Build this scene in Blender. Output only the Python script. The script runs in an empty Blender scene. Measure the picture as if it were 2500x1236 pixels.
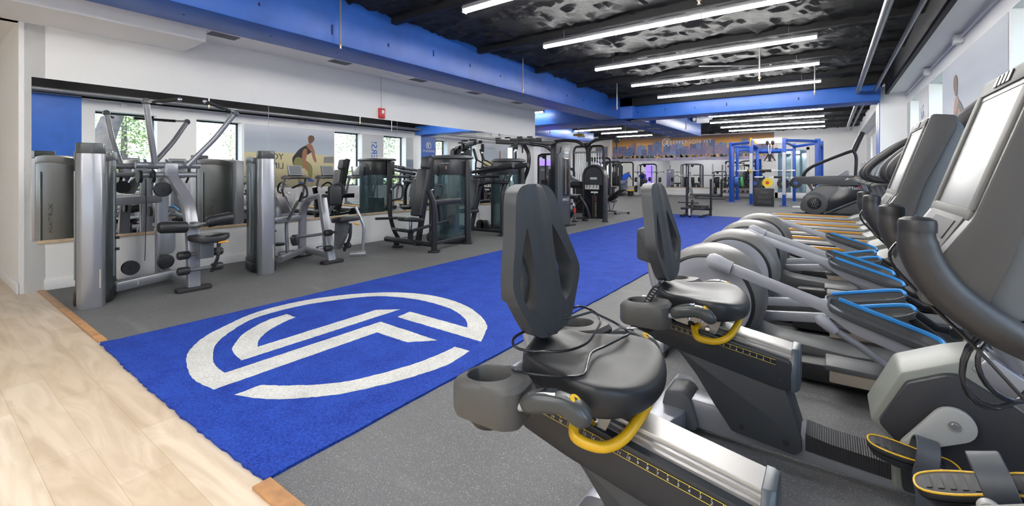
import bpy, bmesh, math, random
from mathutils import Vector, Matrix, noise
S = bpy.context.scene
COL = S.collection
PI = math.pi
# ---------------------------------------------------------------- camera, sky, exposure
cam = bpy.data.cameras.new('camera'); camo = bpy.data.objects.new('camera', cam); COL.objects.link(camo)
camo.location = (0, 0, 1.3); camo.rotation_euler = (PI/2, 0, math.atan(775/1078))
cam.sensor_width = 36; cam.lens = 36*1078/2500; cam.shift_y = -193/2500; cam.clip_start = .02; cam.clip_end = 200
S.camera = camo
S.view_settings.view_transform = 'Standard'; S.view_settings.look = 'None'
S.view_settings.exposure = 1.75; S.view_settings.gamma = 1; S.view_settings.use_curve_mapping = False
S.cycles.max_bounces = 8; S.cycles.diffuse_bounces = 5; S.cycles.glossy_bounces = 5; S.cycles.transparent_max_bounces = 12
S.cycles.sample_clamp_indirect = 6
W = bpy.data.worlds.new('sky'); S.world = W; W.use_nodes = True
nt = W.node_tree; nt.nodes.clear()
wo = nt.nodes.new('ShaderNodeOutputWorld'); wb = nt.nodes.new('ShaderNodeBackground')
tc = nt.nodes.new('ShaderNodeTexCoord'); sx = nt.nodes.new('ShaderNodeSeparateXYZ'); cr = nt.nodes.new('ShaderNodeValToRGB')
nt.links.new(tc.outputs['Generated'], sx.inputs[0]); nt.links.new(sx.outputs['Z'], cr.inputs[0])
cr.color_ramp.elements[0].position = .0; cr.color_ramp.elements[0].color = (.75, .82, .9, 1)
cr.color_ramp.elements[1].position = .45; cr.color_ramp.elements[1].color = (.55, .72, 1, 1)
nt.links.new(cr.outputs[0], wb.inputs[0]); wb.inputs[1].default_value = 1.7; nt.links.new(wb.outputs[0], wo.inputs[0])
TUBE = 24.0     # radiance of the lamp tubes
sun = bpy.data.lights.new('sun', 'SUN'); sun.energy = 2.6; sun.angle = .01; suno = bpy.data.objects.new('sun', sun); COL.objects.link(suno); suno.rotation_euler = (0, -.75, .25)   # stands behind the building, lights only the trees
def daylight(loc, size, rot):
    """a sampling portal for the sky light in a window opening; it gives off nothing itself"""
    l = bpy.data.lights.new('daylight', 'AREA'); l.shape = 'RECTANGLE'; l.size = size[0]; l.size_y = size[1]; l.cycles.is_portal = True
    o = bpy.data.objects.new('daylight', l); COL.objects.link(o); o.location = loc; o.rotation_euler = rot
    return o
# ---------------------------------------------------------------- materials
MC = {}
def nd(nt, t, **k):
    n = nt.nodes.new(t)
    for a, v in k.items(): setattr(n, a, v)
    return n
def pm(name, col, rough=.5, metal=0, bump=None, var=None, coat=0, spec=.5, alpha=1, trans=0, emit=None):
    if name in MC: return MC[name]
    m = bpy.data.materials.new(name); m.use_nodes = True; t = m.node_tree; b = t.nodes['Principled BSDF']
    b.inputs['Base Color'].default_value = (*col, 1); b.inputs['Roughness'].default_value = rough
    b.inputs['Metallic'].default_value = metal; b.inputs['Coat Weight'].default_value = coat
    b.inputs['Specular IOR Level'].default_value = spec; b.inputs['Alpha'].default_value = alpha
    b.inputs['Transmission Weight'].default_value = trans
    if emit: b.inputs['Emission Color'].default_value = (*emit[0], 1); b.inputs['Emission Strength'].default_value = emit[1]
    if bump or var: c = nd(t, 'ShaderNodeTexCoord')
    if bump:
        n = nd(t, 'ShaderNodeTexNoise'); n.inputs['Scale'].default_value = bump[0]; n.inputs['Detail'].default_value = 4
        u = nd(t, 'ShaderNodeBump'); u.inputs['Strength'].default_value = bump[1]; u.inputs['Distance'].default_value = bump[2] if len(bump) > 2 else .002
        t.links.new(c.outputs['Object'], n.inputs[0]); t.links.new(n.outputs[0], u.inputs['Height']); t.links.new(u.outputs[0], b.inputs['Normal'])
    if var:
        n = nd(t, 'ShaderNodeTexNoise'); n.inputs['Scale'].default_value = var[0]; n.inputs['Detail'].default_value = 5
        r = nd(t, 'ShaderNodeValToRGB'); r.color_ramp.elements[0].position = .3; r.color_ramp.elements[1].position = .7
        r.color_ramp.elements[0].color = (*[max(0, x*(1-var[1])) for x in col], 1); r.color_ramp.elements[1].color = (*[min(1, x*(1+var[1])) for x in col], 1)
        t.links.new(c.outputs['Object'], n.inputs[0]); t.links.new(n.outputs[0], r.inputs[0]); t.links.new(r.outputs[0], b.inputs['Base Color'])
    MC[name] = m; return m
white = pm('white_paint', (.86, .86, .85), .55, bump=(60, .05), var=(.7, .015))
ceilw = pm('white_soffit_paint', (.84, .84, .84), .6)
bluep = pm('blue_beam_paint', (.025, .115, .47), .42, bump=(8, .25, .004), var=(3, .12))
blackc = pm('black_rib_paint', (.006, .006, .007), .6, bump=(25, .5, .01))
steel = pm('silver_frame_paint', (.33, .34, .37), .32, .55)
steeld = pm('grey_metallic_plastic', (.14, .15, .165), .38, .35)
chrome = pm('chrome', (.75, .76, .78), .12, 1)
alum = pm('brushed_aluminium', (.46, .455, .445), .38, .75, bump=(200, .05))
blk = pm('black_plastic', (.018, .019, .022), .42, bump=(500, .12, .0005))
blkg = pm('black_gloss_plastic', (.015, .016, .02), .18)
blkf = pm('black_powder_coat', (.014, .015, .019), .38, .1)
vinyl = pm('black_vinyl', (.015, .016, .018), .42, bump=(700, .15, .0006))
rub = pm('black_rubber', (.02, .02, .022), .6)
charc = pm('charcoal_plastic', (.042, .045, .050), .45, bump=(420, .15, .0006))
gplas = pm('grey_plastic', (.085, .088, .092), .42, bump=(420, .12, .0006))
lgrey = pm('light_grey_plastic', (.36, .37, .41), .4)
warmg = pm('warm_grey_plastic', (.22, .23, .205), .42, bump=(420, .1, .0005))
yel = pm('yellow_rubber', (.68, .40, .01), .4)
orange = pm('orange_plastic', (.72, .30, .01), .4)
cyanb = pm('bright_blue_rubber', (.03, .26, .66), .45)
rackb = pm('blue_powder_coat', (.008, .07, .40), .35)
redp = pm('red_plastic', (.65, .03, .03), .35)
whitep = pm('white_plastic', (.8, .8, .8), .35)
pinew = pm('pine_wood', (.60, .45, .29), .5, var=(9, .18))
trimw = pm('orange_wood_strip', (.47, .24, .10), .45, var=(12, .25))
screenm = pm('screen_glass', (.15, .147, .142), .03)
scrdark = pm('dark_screen', (.05, .055, .06), .12)
skinm = pm('skin', (.42, .22, .14), .5)
def mirror_mat():
    m = bpy.data.materials.new('mirror_glass'); m.use_nodes = True; t = m.node_tree; t.nodes.clear()
    o = nd(t, 'ShaderNodeOutputMaterial'); g = nd(t, 'ShaderNodeBsdfGlossy'); g.inputs['Color'].default_value = (.88, .885, .87, 1); g.inputs['Roughness'].default_value = 0
    t.links.new(g.outputs[0], o.inputs[0]); return m
mirr = mirror_mat()
def glass_mat(name, col=(1, 1, 1), mixf=.1, rough=0):
    m = bpy.data.materials.new(name); m.use_nodes = True; t = m.node_tree; t.nodes.clear()
    o = nd(t, 'ShaderNodeOutputMaterial'); g = nd(t, 'ShaderNodeBsdfGlossy'); g.inputs['Roughness'].default_value = rough
    tr = nd(t, 'ShaderNodeBsdfTransparent'); tr.inputs[0].default_value = (*col, 1); mx = nd(t, 'ShaderNodeMixShader'); mx.inputs[0].default_value = mixf
    t.links.new(tr.outputs[0], mx.inputs[1]); t.links.new(g.outputs[0], mx.inputs[2]); t.links.new(mx.outputs[0], o.inputs[0]); return m
glass = glass_mat('window_glass', (.97, .99, 1), .06)
tealg = glass_mat('tinted_shroud', (.62, .78, .80), .10, .05)
_t = tealg.node_tree; _d = nd(_t, 'ShaderNodeBsdfDiffuse'); _d.inputs[0].default_value = (.075, .125, .14, 1); _m = nd(_t, 'ShaderNodeMixShader'); _m.inputs[0].default_value = .55
_o = [n for n in _t.nodes if n.type == 'OUTPUT_MATERIAL'][0]; _x = _o.inputs[0].links[0].from_socket; _t.links.new(_x, _m.inputs[1]); _t.links.new(_d.outputs[0], _m.inputs[2]); _t.links.new(_m.outputs[0], _o.inputs[0])
smokeg = glass_mat('smoked_acrylic', (.22, .20, .18), .12, .02)
def emi(name, col, s):
    m = bpy.data.materials.new(name); m.use_nodes = True; t = m.node_tree; t.nodes.clear()
    o = nd(t, 'ShaderNodeOutputMaterial'); e = nd(t, 'ShaderNodeEmission'); e.inputs[0].default_value = (*col, 1); e.inputs[1].default_value = s
    t.links.new(e.outputs[0], o.inputs[0]); return m
tubem = emi('lamp_tube', (1, .98, .95), TUBE)
def rubber_floor():
    m = bpy.data.materials.new('speckled_rubber'); m.use_nodes = True; t = m.node_tree; b = t.nodes['Principled BSDF']
    c = nd(t, 'ShaderNodeTexCoord'); L = t.links.new
    v = nd(t, 'ShaderNodeTexVoronoi'); v.inputs['Scale'].default_value = 260; L(c.outputs['Object'], v.inputs[0])
    n0 = nd(t, 'ShaderNodeTexNoise'); n0.inputs['Scale'].default_value = 260; n0.inputs['Detail'].default_value = 1; L(c.outputs['Object'], n0.inputs[0])
    r0 = nd(t, 'ShaderNodeValToRGB'); r0.color_ramp.elements[0].position = .60; r0.color_ramp.elements[1].position = .66; L(n0.outputs[0], r0.inputs[0])
    r = nd(t, 'ShaderNodeValToRGB'); r.color_ramp.elements[0].position = .78; r.color_ramp.elements[1].position = .86; L(v.outputs['Color'], r.inputs[0])
    mx0 = nd(t, 'ShaderNodeMath', operation='MAXIMUM'); L(r0.outputs[0], mx0.inputs[0]); L(r.outputs[0], mx0.inputs[1])
    n1 = nd(t, 'ShaderNodeTexNoise'); n1.inputs['Scale'].default_value = 1.3; n1.inputs['Detail'].default_value = 6; L(c.outputs['Object'], n1.inputs[0])
    r1 = nd(t, 'ShaderNodeValToRGB'); r1.color_ramp.elements[0].color = (.086, .087, .090, 1); r1.color_ramp.elements[1].color = (.152, .153, .157, 1); L(n1.outputs[0], r1.inputs[0])
    mp = nd(t, 'ShaderNodeMapping'); mp.inputs['Scale'].default_value = (.5, 3, 1); mp.inputs['Rotation'].default_value = (0, 0, .5); L(c.outputs['Object'], mp.inputs[0])
    n2 = nd(t, 'ShaderNodeTexNoise'); n2.inputs['Scale'].default_value = 2.2; n2.inputs['Detail'].default_value = 8; L(mp.outputs[0], n2.inputs[0])
    r2 = nd(t, 'ShaderNodeValToRGB'); r2.color_ramp.elements[0].position = .60; r2.color_ramp.elements[1].position = .75; r2.color_ramp.elements[1].color = (.3, .3, .3, 1); L(n2.outputs[0], r2.inputs[0])
    m1 = nd(t, 'ShaderNodeMix', data_type='RGBA'); L(r2.outputs[0], m1.inputs[0]); L(r1.outputs[0], m1.inputs[6]); m1.inputs[7].default_value = (.26, .255, .24, 1)
    m2 = nd(t, 'ShaderNodeMix', data_type='RGBA'); f = nd(t, 'ShaderNodeMath', operation='MULTIPLY'); f.inputs[1].default_value = .36; L(mx0.outputs[0], f.inputs[0])
    L(f.outputs[0], m2.inputs[0]); L(m1.outputs[2], m2.inputs[6]); m2.inputs[7].default_value = (.52, .50, .46, 1); L(m2.outputs[2], b.inputs['Base Color'])
    b.inputs['Roughness'].default_value = .62; u = nd(t, 'ShaderNodeBump'); u.inputs['Strength'].default_value = .3; u.inputs['Distance'].default_value = .002
    L(v.outputs['Distance'], u.inputs['Height']); L(u.outputs[0], b.inputs['Normal']); return m
def wood_floor():
    m = bpy.data.materials.new('maple_planks'); m.use_nodes = True; t = m.node_tree; b = t.nodes['Principled BSDF']; L = t.links.new
    c = nd(t, 'ShaderNodeTexCoord')
    br = nd(t, 'ShaderNodeTexBrick'); br.offset = .37; br.inputs['Scale'].default_value = 1; br.inputs['Brick Width'].default_value = 1.2; br.inputs['Row Height'].default_value = .18
    br.inputs['Mortar Size'].default_value = .0012; br.inputs['Color1'].default_value = (.62, .49, .35, 1); br.inputs['Color2'].default_value = (.74, .62, .48, 1); br.inputs['Mortar'].default_value = (.5, .36, .23, 1)
    L(c.outputs['Object'], br.inputs[0])
    mp = nd(t, 'ShaderNodeMapping'); mp.inputs['Scale'].default_value = (.8, 5, 1); L(c.outputs['Object'], mp.inputs[0])
    n = nd(t, 'ShaderNodeTexNoise'); n.inputs['Scale'].default_value = 1.6; n.inputs['Detail'].default_value = 8; n.inputs['Distortion'].default_value = 1.6; L(mp.outputs[0], n.inputs[0])
    r = nd(t, 'ShaderNodeValToRGB'); r.color_ramp.elements[0].position = .32; r.color_ramp.elements[1].position = .6
    r.color_ramp.elements[0].color = (.80, .76, .70, 1); r.color_ramp.elements[1].color = (1.06, 1.06, 1.06, 1); L(n.outputs[0], r.inputs[0])
    mx = nd(t, 'ShaderNodeMix', data_type='RGBA', blend_type='MULTIPLY'); mx.inputs[0].default_value = 1; L(br.outputs[0], mx.inputs[6]); L(r.outputs[0], mx.inputs[7]); L(mx.outputs[2], b.inputs['Base Color'])
    b.inputs['Roughness'].default_value = .33; return m
def popcorn():
    m = bpy.data.materials.new('black_sprayed_ceiling'); m.use_nodes = True; t = m.node_tree; b = t.nodes['Principled BSDF']; L = t.links.new
    b.inputs['Base Color'].default_value = (.020, .020, .022, 1); b.inputs['Roughness'].default_value = .5
    c = nd(t, 'ShaderNodeTexCoord'); n = nd(t, 'ShaderNodeTexNoise'); n.inputs['Scale'].default_value = 13; n.inputs['Detail'].default_value = 10; n.inputs['Roughness'].default_value = .82
    u = nd(t, 'ShaderNodeBump'); u.inputs['Strength'].default_value = 1; u.inputs['Distance'].default_value = .09
    L(c.outputs['Object'], n.inputs[0]); L(n.outputs[0], u.inputs['Height']); L(u.outputs[0], b.inputs['Normal']); return m
def turf(name, ca, cb):
    m = bpy.data.materials.new(name); m.use_nodes = True; t = m.node_tree; b = t.nodes['Principled BSDF']; L = t.links.new
    c = nd(t, 'ShaderNodeTexCoord'); n = nd(t, 'ShaderNodeTexNoise'); n.inputs['Scale'].default_value = 95; n.inputs['Detail'].default_value = 3; L(c.outputs['Object'], n.inputs[0])
    n2 = nd(t, 'ShaderNodeTexNoise'); n2.inputs['Scale'].default_value = 5; n2.inputs['Detail'].default_value = 6; L(c.outputs['Object'], n2.inputs[0])
    a = nd(t, 'ShaderNodeMath', operation='MULTIPLY_ADD'); a.inputs[1].default_value = .45; L(n2.outputs[0], a.inputs[0]); L(n.outputs[0], a.inputs[2])
    r = nd(t, 'ShaderNodeValToRGB'); r.color_ramp.elements[0].position = .52; r.color_ramp.elements[1].position = .95; r.color_ramp.elements[0].color = (*ca, 1); r.color_ramp.elements[1].color = (*cb, 1)
    L(a.outputs[0], r.inputs[0]); L(r.outputs[0], b.inputs['Base Color']); b.inputs['Roughness'].default_value = .8; b.inputs['Specular IOR Level'].default_value = .25
    u = nd(t, 'ShaderNodeBump'); u.inputs['Strength'].default_value = .8; u.inputs['Distance'].default_value = .008; L(n.outputs[0], u.inputs['Height']); L(u.outputs[0], b.inputs['Normal']); return m
# ---------------------------------------------------------------- geometry helpers
V = Vector
class B:
    """collects shapes; put() links them as ONE mesh object"""
    def __init__(s): s.v = []; s.f = []; s.m = []; s.k = 0
    def add(s, v, f):
        o = len(s.v); s.v += [V(p) for p in v]; s.f += [tuple(o+i for i in q) for q in f]; s.m += [s.k]*len(f); return s
    def box(s, c, d, rz=0, ry=0, rx=0):
        M = Matrix.Rotation(rz, 3, 'Z') @ Matrix.Rotation(ry, 3, 'Y') @ Matrix.Rotation(rx, 3, 'X'); c = V(c)
        v = [c + M @ V((x*d[0]/2, y*d[1]/2, z*d[2]/2)) for z in (-1, 1) for y in (-1, 1) for x in (-1, 1)]
        return s.add(v, [(0, 2, 3, 1), (4, 5, 7, 6), (0, 1, 5, 4), (2, 6, 7, 3), (0, 4, 6, 2), (1, 3, 7, 5)])
    def b2(s, a, b): return s.box([(a[i]+b[i])/2 for i in range(3)], [abs(b[i]-a[i]) for i in range(3)])
    def loft(s, rings, closed=False, cap=True):
        n = len(rings[0]); v = [p for r in rings for p in r]; f = []
        R = len(rings)
        for i in range(R if closed else R-1):
            a = i*n; b = ((i+1) % R)*n
            f += [(a+j, a+(j+1) % n, b+(j+1) % n, b+j) for j in range(n)]
        if cap and not closed: f += [tuple(reversed(range(n))), tuple(range((R-1)*n, R*n))]
        return s.add(v, f)
    def sweep(s, pts, prof, up=(0, 0, 1), closed=False, scale=None, cap=True):
        """prof: list of (a,b) - a along side, b along up"""
        pts = [V(p) for p in pts]; R = []; n = len(pts); pu = V(up)
        for i, p in enumerate(pts):
            if closed: t = pts[(i+1) % n]-pts[i-1]
            else: t = pts[min(i+1, n-1)]-pts[max(i-1, 0)]
            t.normalize(); sd = t.cross(pu)
            if sd.length < .05: sd = t.cross(V((1, 0, 0))) if abs(t.x) < .9 else t.cross(V((0, 1, 0)))
            sd.normalize(); u = sd.cross(t); pu = u if up == 'free' else pu
            k = scale[i] if scale else 1
            m = 1
            if 0 < i < n-1 and not closed:
                a = (pts[i]-pts[i-1]).normalized(); b = (pts[i+1]-pts[i]).normalized(); m = 1/max(.6, math.cos(a.angle(b)/2))
            R.append([p+sd*a*k*m+u*b*k*m for a, b in prof])
        return s.loft(R, closed, cap)
    def tube(s, pts, r, n=10, closed=False, cap=True):
        sc = None
        if isinstance(r, (list, tuple)): sc = list(r); r = 1
        pts = [V(p) for p in pts]; N = len(pts); R = []
        t0 = (pts[1]-pts[0]).normalized(); u = t0.orthogonal().normalized()
        for i, p in enumerate(pts):
            t = (pts[(i+1) % N]-pts[i-1]) if closed else (pts[min(i+1, N-1)]-pts[max(i-1, 0)])
            t.normalize(); u = (u-t*u.dot(t)).normalized(); w = t.cross(u); k = sc[i] if sc else r
            R.append([p+u*k*math.cos(2*PI*j/n)+w*k*math.sin(2*PI*j/n) for j in range(n)])
        return s.loft(R, closed, cap)
    def cyl(s, a, b, r, r2=None, n=20): return s.tube([a, b], [r, r if r2 is None else r2], n)
    def prism(s, poly, ax, a, b):
        """poly 2-D points extruded along axis ax ('x','y','z') from a to b"""
        def q(p, h): return {'x': (h, p[0], p[1]), 'y': (p[0], h, p[1]), 'z': (p[0], p[1], h)}[ax]
        n = len(poly); v = [q(p, a) for p in poly]+[q(p, b) for p in poly]
        f = [(i, (i+1) % n, (i+1) % n+n, i+n) for i in range(n)]+[tuple(reversed(range(n))), tuple(range(n, 2*n))]
        return s.add(v, f)
    def lathe(s, prof, c=(0, 0, 0), ax='z', n=24):
        """prof: (r, h) pairs"""
        c = V(c); R = []
        for r, h in prof:
            r = max(r, 1e-4); ring = []
            for j in range(n):
                a = 2*PI*j/n; x, y = r*math.cos(a), r*math.sin(a)
                ring.append(c+V({'z': (x, y, h), 'y': (x, h, -y), 'x': (h, x, y)}[ax]))
            R.append(ring)
        return s.loft(R)
    def ell(s, c, r, n=16, m=10, M=None):
        c = V(c); R = []
        for i in range(m+1):
            a = -PI/2+PI*i/m; k = max(math.cos(a), 1e-3); ring = []
            for j in range(n):
                p = V((r[0]*k*math.cos(2*PI*j/n), r[1]*k*math.sin(2*PI*j/n), r[2]*math.sin(a)))
                ring.append(c+(M @ p if M else p))
            R.append(ring)
        return s.loft(R)
    def xf(s, M, start=0):
        for i in range(start, len(s.v)): s.v[i] = M @ s.v[i]
        return s
    def put(s, name, mat, parent=None, bev=0, seg=2, sub=0, ang=32, loc=None, flat=False):
        me = bpy.data.meshes.new(name); bm = bmesh.new()
        vs = [bm.verts.new(p) for p in s.v]
        for q, k in zip(s.f, s.m):
            try: fc = bm.faces.new([vs[i] for i in q]); fc.material_index = k
            except ValueError: pass
        bmesh.ops.recalc_face_normals(bm, faces=bm.faces)
        if bev:
            es = [e for e in bm.edges if len(e.link_faces) == 2 and e.calc_face_angle(0) > math.radians(ang)]
            bmesh.ops.bevel(bm, geom=es, offset=bev, segments=seg, profile=.5, affect='EDGES', clamp_overlap=True)
        if not flat:
            for f in bm.faces: f.smooth = True
        bm.to_mesh(me); bm.free()
        for m in (mat if isinstance(mat, (list, tuple)) else [mat]): me.materials.append(m)
        if not flat and not sub: me.set_sharp_from_angle(angle=math.radians(38))
        o = bpy.data.objects.new(name, me); COL.objects.link(o)
        if parent: o.parent = parent
        if loc: o.location = loc
        if sub: md = o.modifiers.new('smooth', 'SUBSURF'); md.levels = sub; md.render_levels = sub
        return o
def fil(pts, r=.05, n=5):
    """round the corners of a polyline"""
    pts = [V(p) for p in pts]; o = [pts[0]]
    for i in range(1, len(pts)-1):
        a, b, c = pts[i-1], pts[i], pts[i+1]; k = min(r, (a-b).length*.48, (c-b).length*.48)
        p = b+(a-b).normalized()*k; q = b+(c-b).normalized()*k
        o += [p*(1-t)**2+b*2*t*(1-t)+q*t*t for t in [j/n for j in range(n+1)]]
    return o+[pts[-1]]
def crv(pts, n=6, closed=False):
    """Catmull-Rom through the points"""
    pts = [V(p) for p in pts]; N = len(pts); o = []
    for i in range(N if closed else N-1):
        g = lambda k: pts[k % N] if closed else pts[max(0, min(N-1, k))]
        a, b, c, d = g(i-1), g(i), g(i+1), g(i+2)
        for j in range(n):
            t = j/n; o.append(.5*((2*b)+(c-a)*t+(2*a-5*b+4*c-d)*t*t+(-a+3*b-3*c+d)*t**3))
    if not closed: o.append(pts[-1])
    return o
def rr(w, h, r, n=3):
    """rounded rectangle profile"""
    o = []
    for cx, cy, a0 in ((w/2-r, h/2-r, 0), (-w/2+r, h/2-r, 90), (-w/2+r, -h/2+r, 180), (w/2-r, -h/2+r, 270)):
        o += [(cx+r*math.cos(math.radians(a0+90*i/n)), cy+r*math.sin(math.radians(a0+90*i/n))) for i in range(n+1)]
    return o
def c2(pts, n=5, closed=True): return [(p.x, p.y) for p in crv([(a, b, 0) for a, b in pts], n, closed)]
def f2(pts, r=.02, n=4):
    """round the corners of a closed 2-D polygon"""
    N = len(pts); o = []
    for i in range(N):
        a, b, c = V(pts[i-1]), V(pts[i]), V(pts[(i+1) % N]); k = min(r, (a-b).length*.45, (c-b).length*.45)
        p = b+(a-b).normalized()*k; q = b+(c-b).normalized()*k
        o += [tuple(p*(1-t)**2+b*2*t*(1-t)+q*t*t) for t in [j/n for j in range(n+1)]]
    return o
def caps(c1, r1, c2_, r2, n=14):
    """outline around two circles"""
    d = V(c2_)-V(c1); L = d.length; a = math.atan2(d.y, d.x); b = math.acos((r1-r2)/L); o = []
    for c, r, s0, s1 in ((c1, r1, a+b, a+2*PI-b), (c2_, r2, a-b, a+b)): o += [(c[0]+r*math.cos(s0+(s1-s0)*i/n), c[1]+r*math.sin(s0+(s1-s0)*i/n)) for i in range(n+1)]
    return o
def tagit(o, label, cat, group=None, kind=None):
    o['label'] = label; o['category'] = cat
    if group: o['group'] = group
    if kind: o['kind'] = kind
    return o
def thing(name, label, cat, loc=(0, 0, 0), rz=0, group=None):
    o = bpy.data.objects.new(name, None); COL.objects.link(o); o.location = loc; o.rotation_euler = (0, 0, rz); o.empty_display_size = .1
    return tagit(o, label, cat, group)
def struct(o): o['kind'] = 'structure'; return o
def kids(o): return [c for c in list(COL.objects) if c.parent == o]
def dup(root, loc, rz, label, group=None):
    def cp(o, par):
        c = o.copy(); COL.objects.link(c); c.parent = par
        for ch in kids(o): cp(ch, c)
        return c
    r = root.copy(); COL.objects.link(r); r.location = loc; r.rotation_euler = (0, 0, rz); r['label'] = label
    if group: r['group'] = group
    for ch in kids(root): cp(ch, r)
    return r
def words(txt, size, M, mat, parent, name='lettering', depth=.002, align='CENTER', space=1.0):
    cu = bpy.data.curves.new('t', 'FONT'); cu.body = txt; cu.size = size; cu.extrude = depth; cu.align_x = align; cu.align_y = 'CENTER'; cu.space_character = space; cu.resolution_u = 3
    o = bpy.data.objects.new('t', cu); COL.objects.link(o); bpy.context.view_layer.update()
    me = bpy.data.meshes.new_from_object(o.evaluated_get(bpy.context.evaluated_depsgraph_get())); bpy.data.objects.remove(o)
    me.transform(M); me.name = name; me.materials.clear(); me.materials.append(mat)
    o = bpy.data.objects.new(name, me); COL.objects.link(o)
    if parent: o.parent = parent
    return o
def frame_m(o, x, y):
    """matrix with text x axis -> x, text y axis -> y, at origin o"""
    x = V(x).normalized(); y = V(y).normalized(); z = x.cross(y)
    return Matrix(((x.x, y.x, z.x, o[0]), (x.y, y.y, z.y, o[1]), (x.z, y.z, z.z, o[2]), (0, 0, 0, 1)))
random.seed(7)
# ================================================================ the setting
RX = 1.5; LW = -7.1; FW = 28.0; CH = 3.7
struct(B().b2((-13, .92, -.1), (2.0, FW+.2, 0)).put('floor', rubber_floor()))
struct(B().b2((-13, -5, -.1), (2.0, .92, 0)).put('floor', wood_floor()))
# left wall with its entry face, backing rooms closed off
struct(B().b2((LW-.2, .8, 0), (LW, 11.05, 3.74)).put('wall_left', white))
struct(B().b2((-10.2, .76, 0), (LW, .96, 3.74)).put('wall_entry', white))
struct(B().b2((-12, 10.85, 0), (LW-.2, 11.05, 3.74)).put('wall_return', white))
struct(B().b2((-10.4, -5, 0), (-10.2, .96, 3.5)).put('wall_lobby', white))
struct(B().b2((-10.4, -5.2, 0), (2.0, -5, 3.74)).put('wall_front', white))
struct(B().b2((-12.2, 10.85, 0), (-12, FW+.2, 3.74)).put('wall_far_left', white))
struct(B().b2((-12.2, FW, 0), (2.0, FW+.2, 3.74)).put('wall_back', white))
for a, b, n in (((LW, .95, 0), (LW+.015, 11.05, .12), 'baseboard_left'), ((-10.2, .745, 0), (LW+.015, .76, .12), 'baseboard_entry'), ((-12, FW-.015, 0), (1.5, FW, .14), 'baseboard_back'), ((-12, 11.05, 0), (-11.985, FW, .12), 'baseboard_far_left')):
    struct(B().b2(a, b).put(n, pm('white_skirting', (.80, .80, .80), .35), bev=.005))
struct(B().b2((LW, 11.05, 0), (LW-.215, 11.065, .12)).put('baseboard_end', MC['white_skirting']))
# right wall: sill band, head band, piers between the window openings
WIN = [(-3.9, -2.6), (-1.9, -.6), (.2, 1.5), (3.03, 4.35), (5.32, 6.60), (9.95, 11.19), (12.29, 13.52), (15.3, 16.23), (17.37, 18.43), (21.4, 22.4), (24.4, 25.4)]  # openings behind the camera are unseen, added to bring in daylight
SB, HT = .82, 2.98
r = B(); r.b2((RX, -5, 0), (RX+.4, FW, SB)); r.b2((RX, -5, HT), (RX+.4, FW, 3.74)); y = -5
for a, b in WIN: r.b2((RX, y, SB), (RX+.4, a, HT)); y = b
r.b2((RX, y, SB), (RX+.4, FW, HT)); struct(r.put('wall_right', white))
blkal = pm('black_window_aluminium', (.02, .021, .024), .4)
for i, (a, b) in enumerate(WIN):
    w = B(); x0, x1 = RX+.3, RX+.36
    w.b2((x0, a, SB), (x1, a+.05, HT)).b2((x0, b-.05, SB), (x1, b, HT)).b2((x0, a, HT-.05), (x1, b, HT)).b2((x0, a, SB), (x1, b, SB+.05))
    f = struct(w.put('window_%d' % (i+1), blkal)); g = B().b2((x0+.02, a+.04, SB+.04), (x0+.03, b-.04, HT-.04)).put('glazing', glass, f)
    daylight((RX+.29, (a+b)/2, (SB+HT)/2), (HT-SB-.1, b-a-.1), (0, PI/2, 0))
# ceilings
n = B(); Y0, Y1, X0, X1 = -5, FW, -12.1, 1.9
NX, NY = 190, 420
vv = []
for j in range(NY+1):
    for i in range(NX+1):
        x = X0+(X1-X0)*i/NX; yy = Y0+(Y1-Y0)*j/NY
        vv.append((x, yy, 3.70-.07*max(0, noise.fractal(V((x*1.6, yy*4.5, 3)), .35, 2.1, 7)+.1)))
n.add(vv, [(j*(NX+1)+i, j*(NX+1)+i+1, (j+1)*(NX+1)+i+1, (j+1)*(NX+1)+i) for j in range(NY) for i in range(NX)])
struct(n.put('ceiling', popcorn()))
struct(B().b2((-12.2, -5.2, 3.74), (2, FW+.2, 3.85)).put('ceiling', blackc))
struct(B().b2((-10.2, -5, 2.95), (LW-.002, .76, 3.1)).put('ceiling', ceilw))
struct(B().b2((LW, -5, 3.17), (-6.1, 11.05, 3.3)).put('ceiling', ceilw))
struct(B().b2((LW-.1, -5, 2.95), (-6.31, 2.245, 3.17)).put('trim_1', ceilw))
LY = [4.35, 6.36, 8.37, 10.41, 12.43, 17.7, 19.95, 22.15, 24.2]
k = 2
for yy in [-3.7, -2.2, -.4, 2.35]+LY+[26.2]:
    struct(B().b2((-5.4 if yy < 14 else -4.85, yy+.02, 3.58), (1.15, yy+.12, 3.74)).put('trim_%d' % k, blackc)); k += 1
for yy in (18.1, 19.85, 21.85, 24.25, 26.2): struct(B().b2((-12, yy, 3.52), (-6.1, yy+.12, 3.74)).put('trim_%d' % k, blackc)); k += 1
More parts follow.
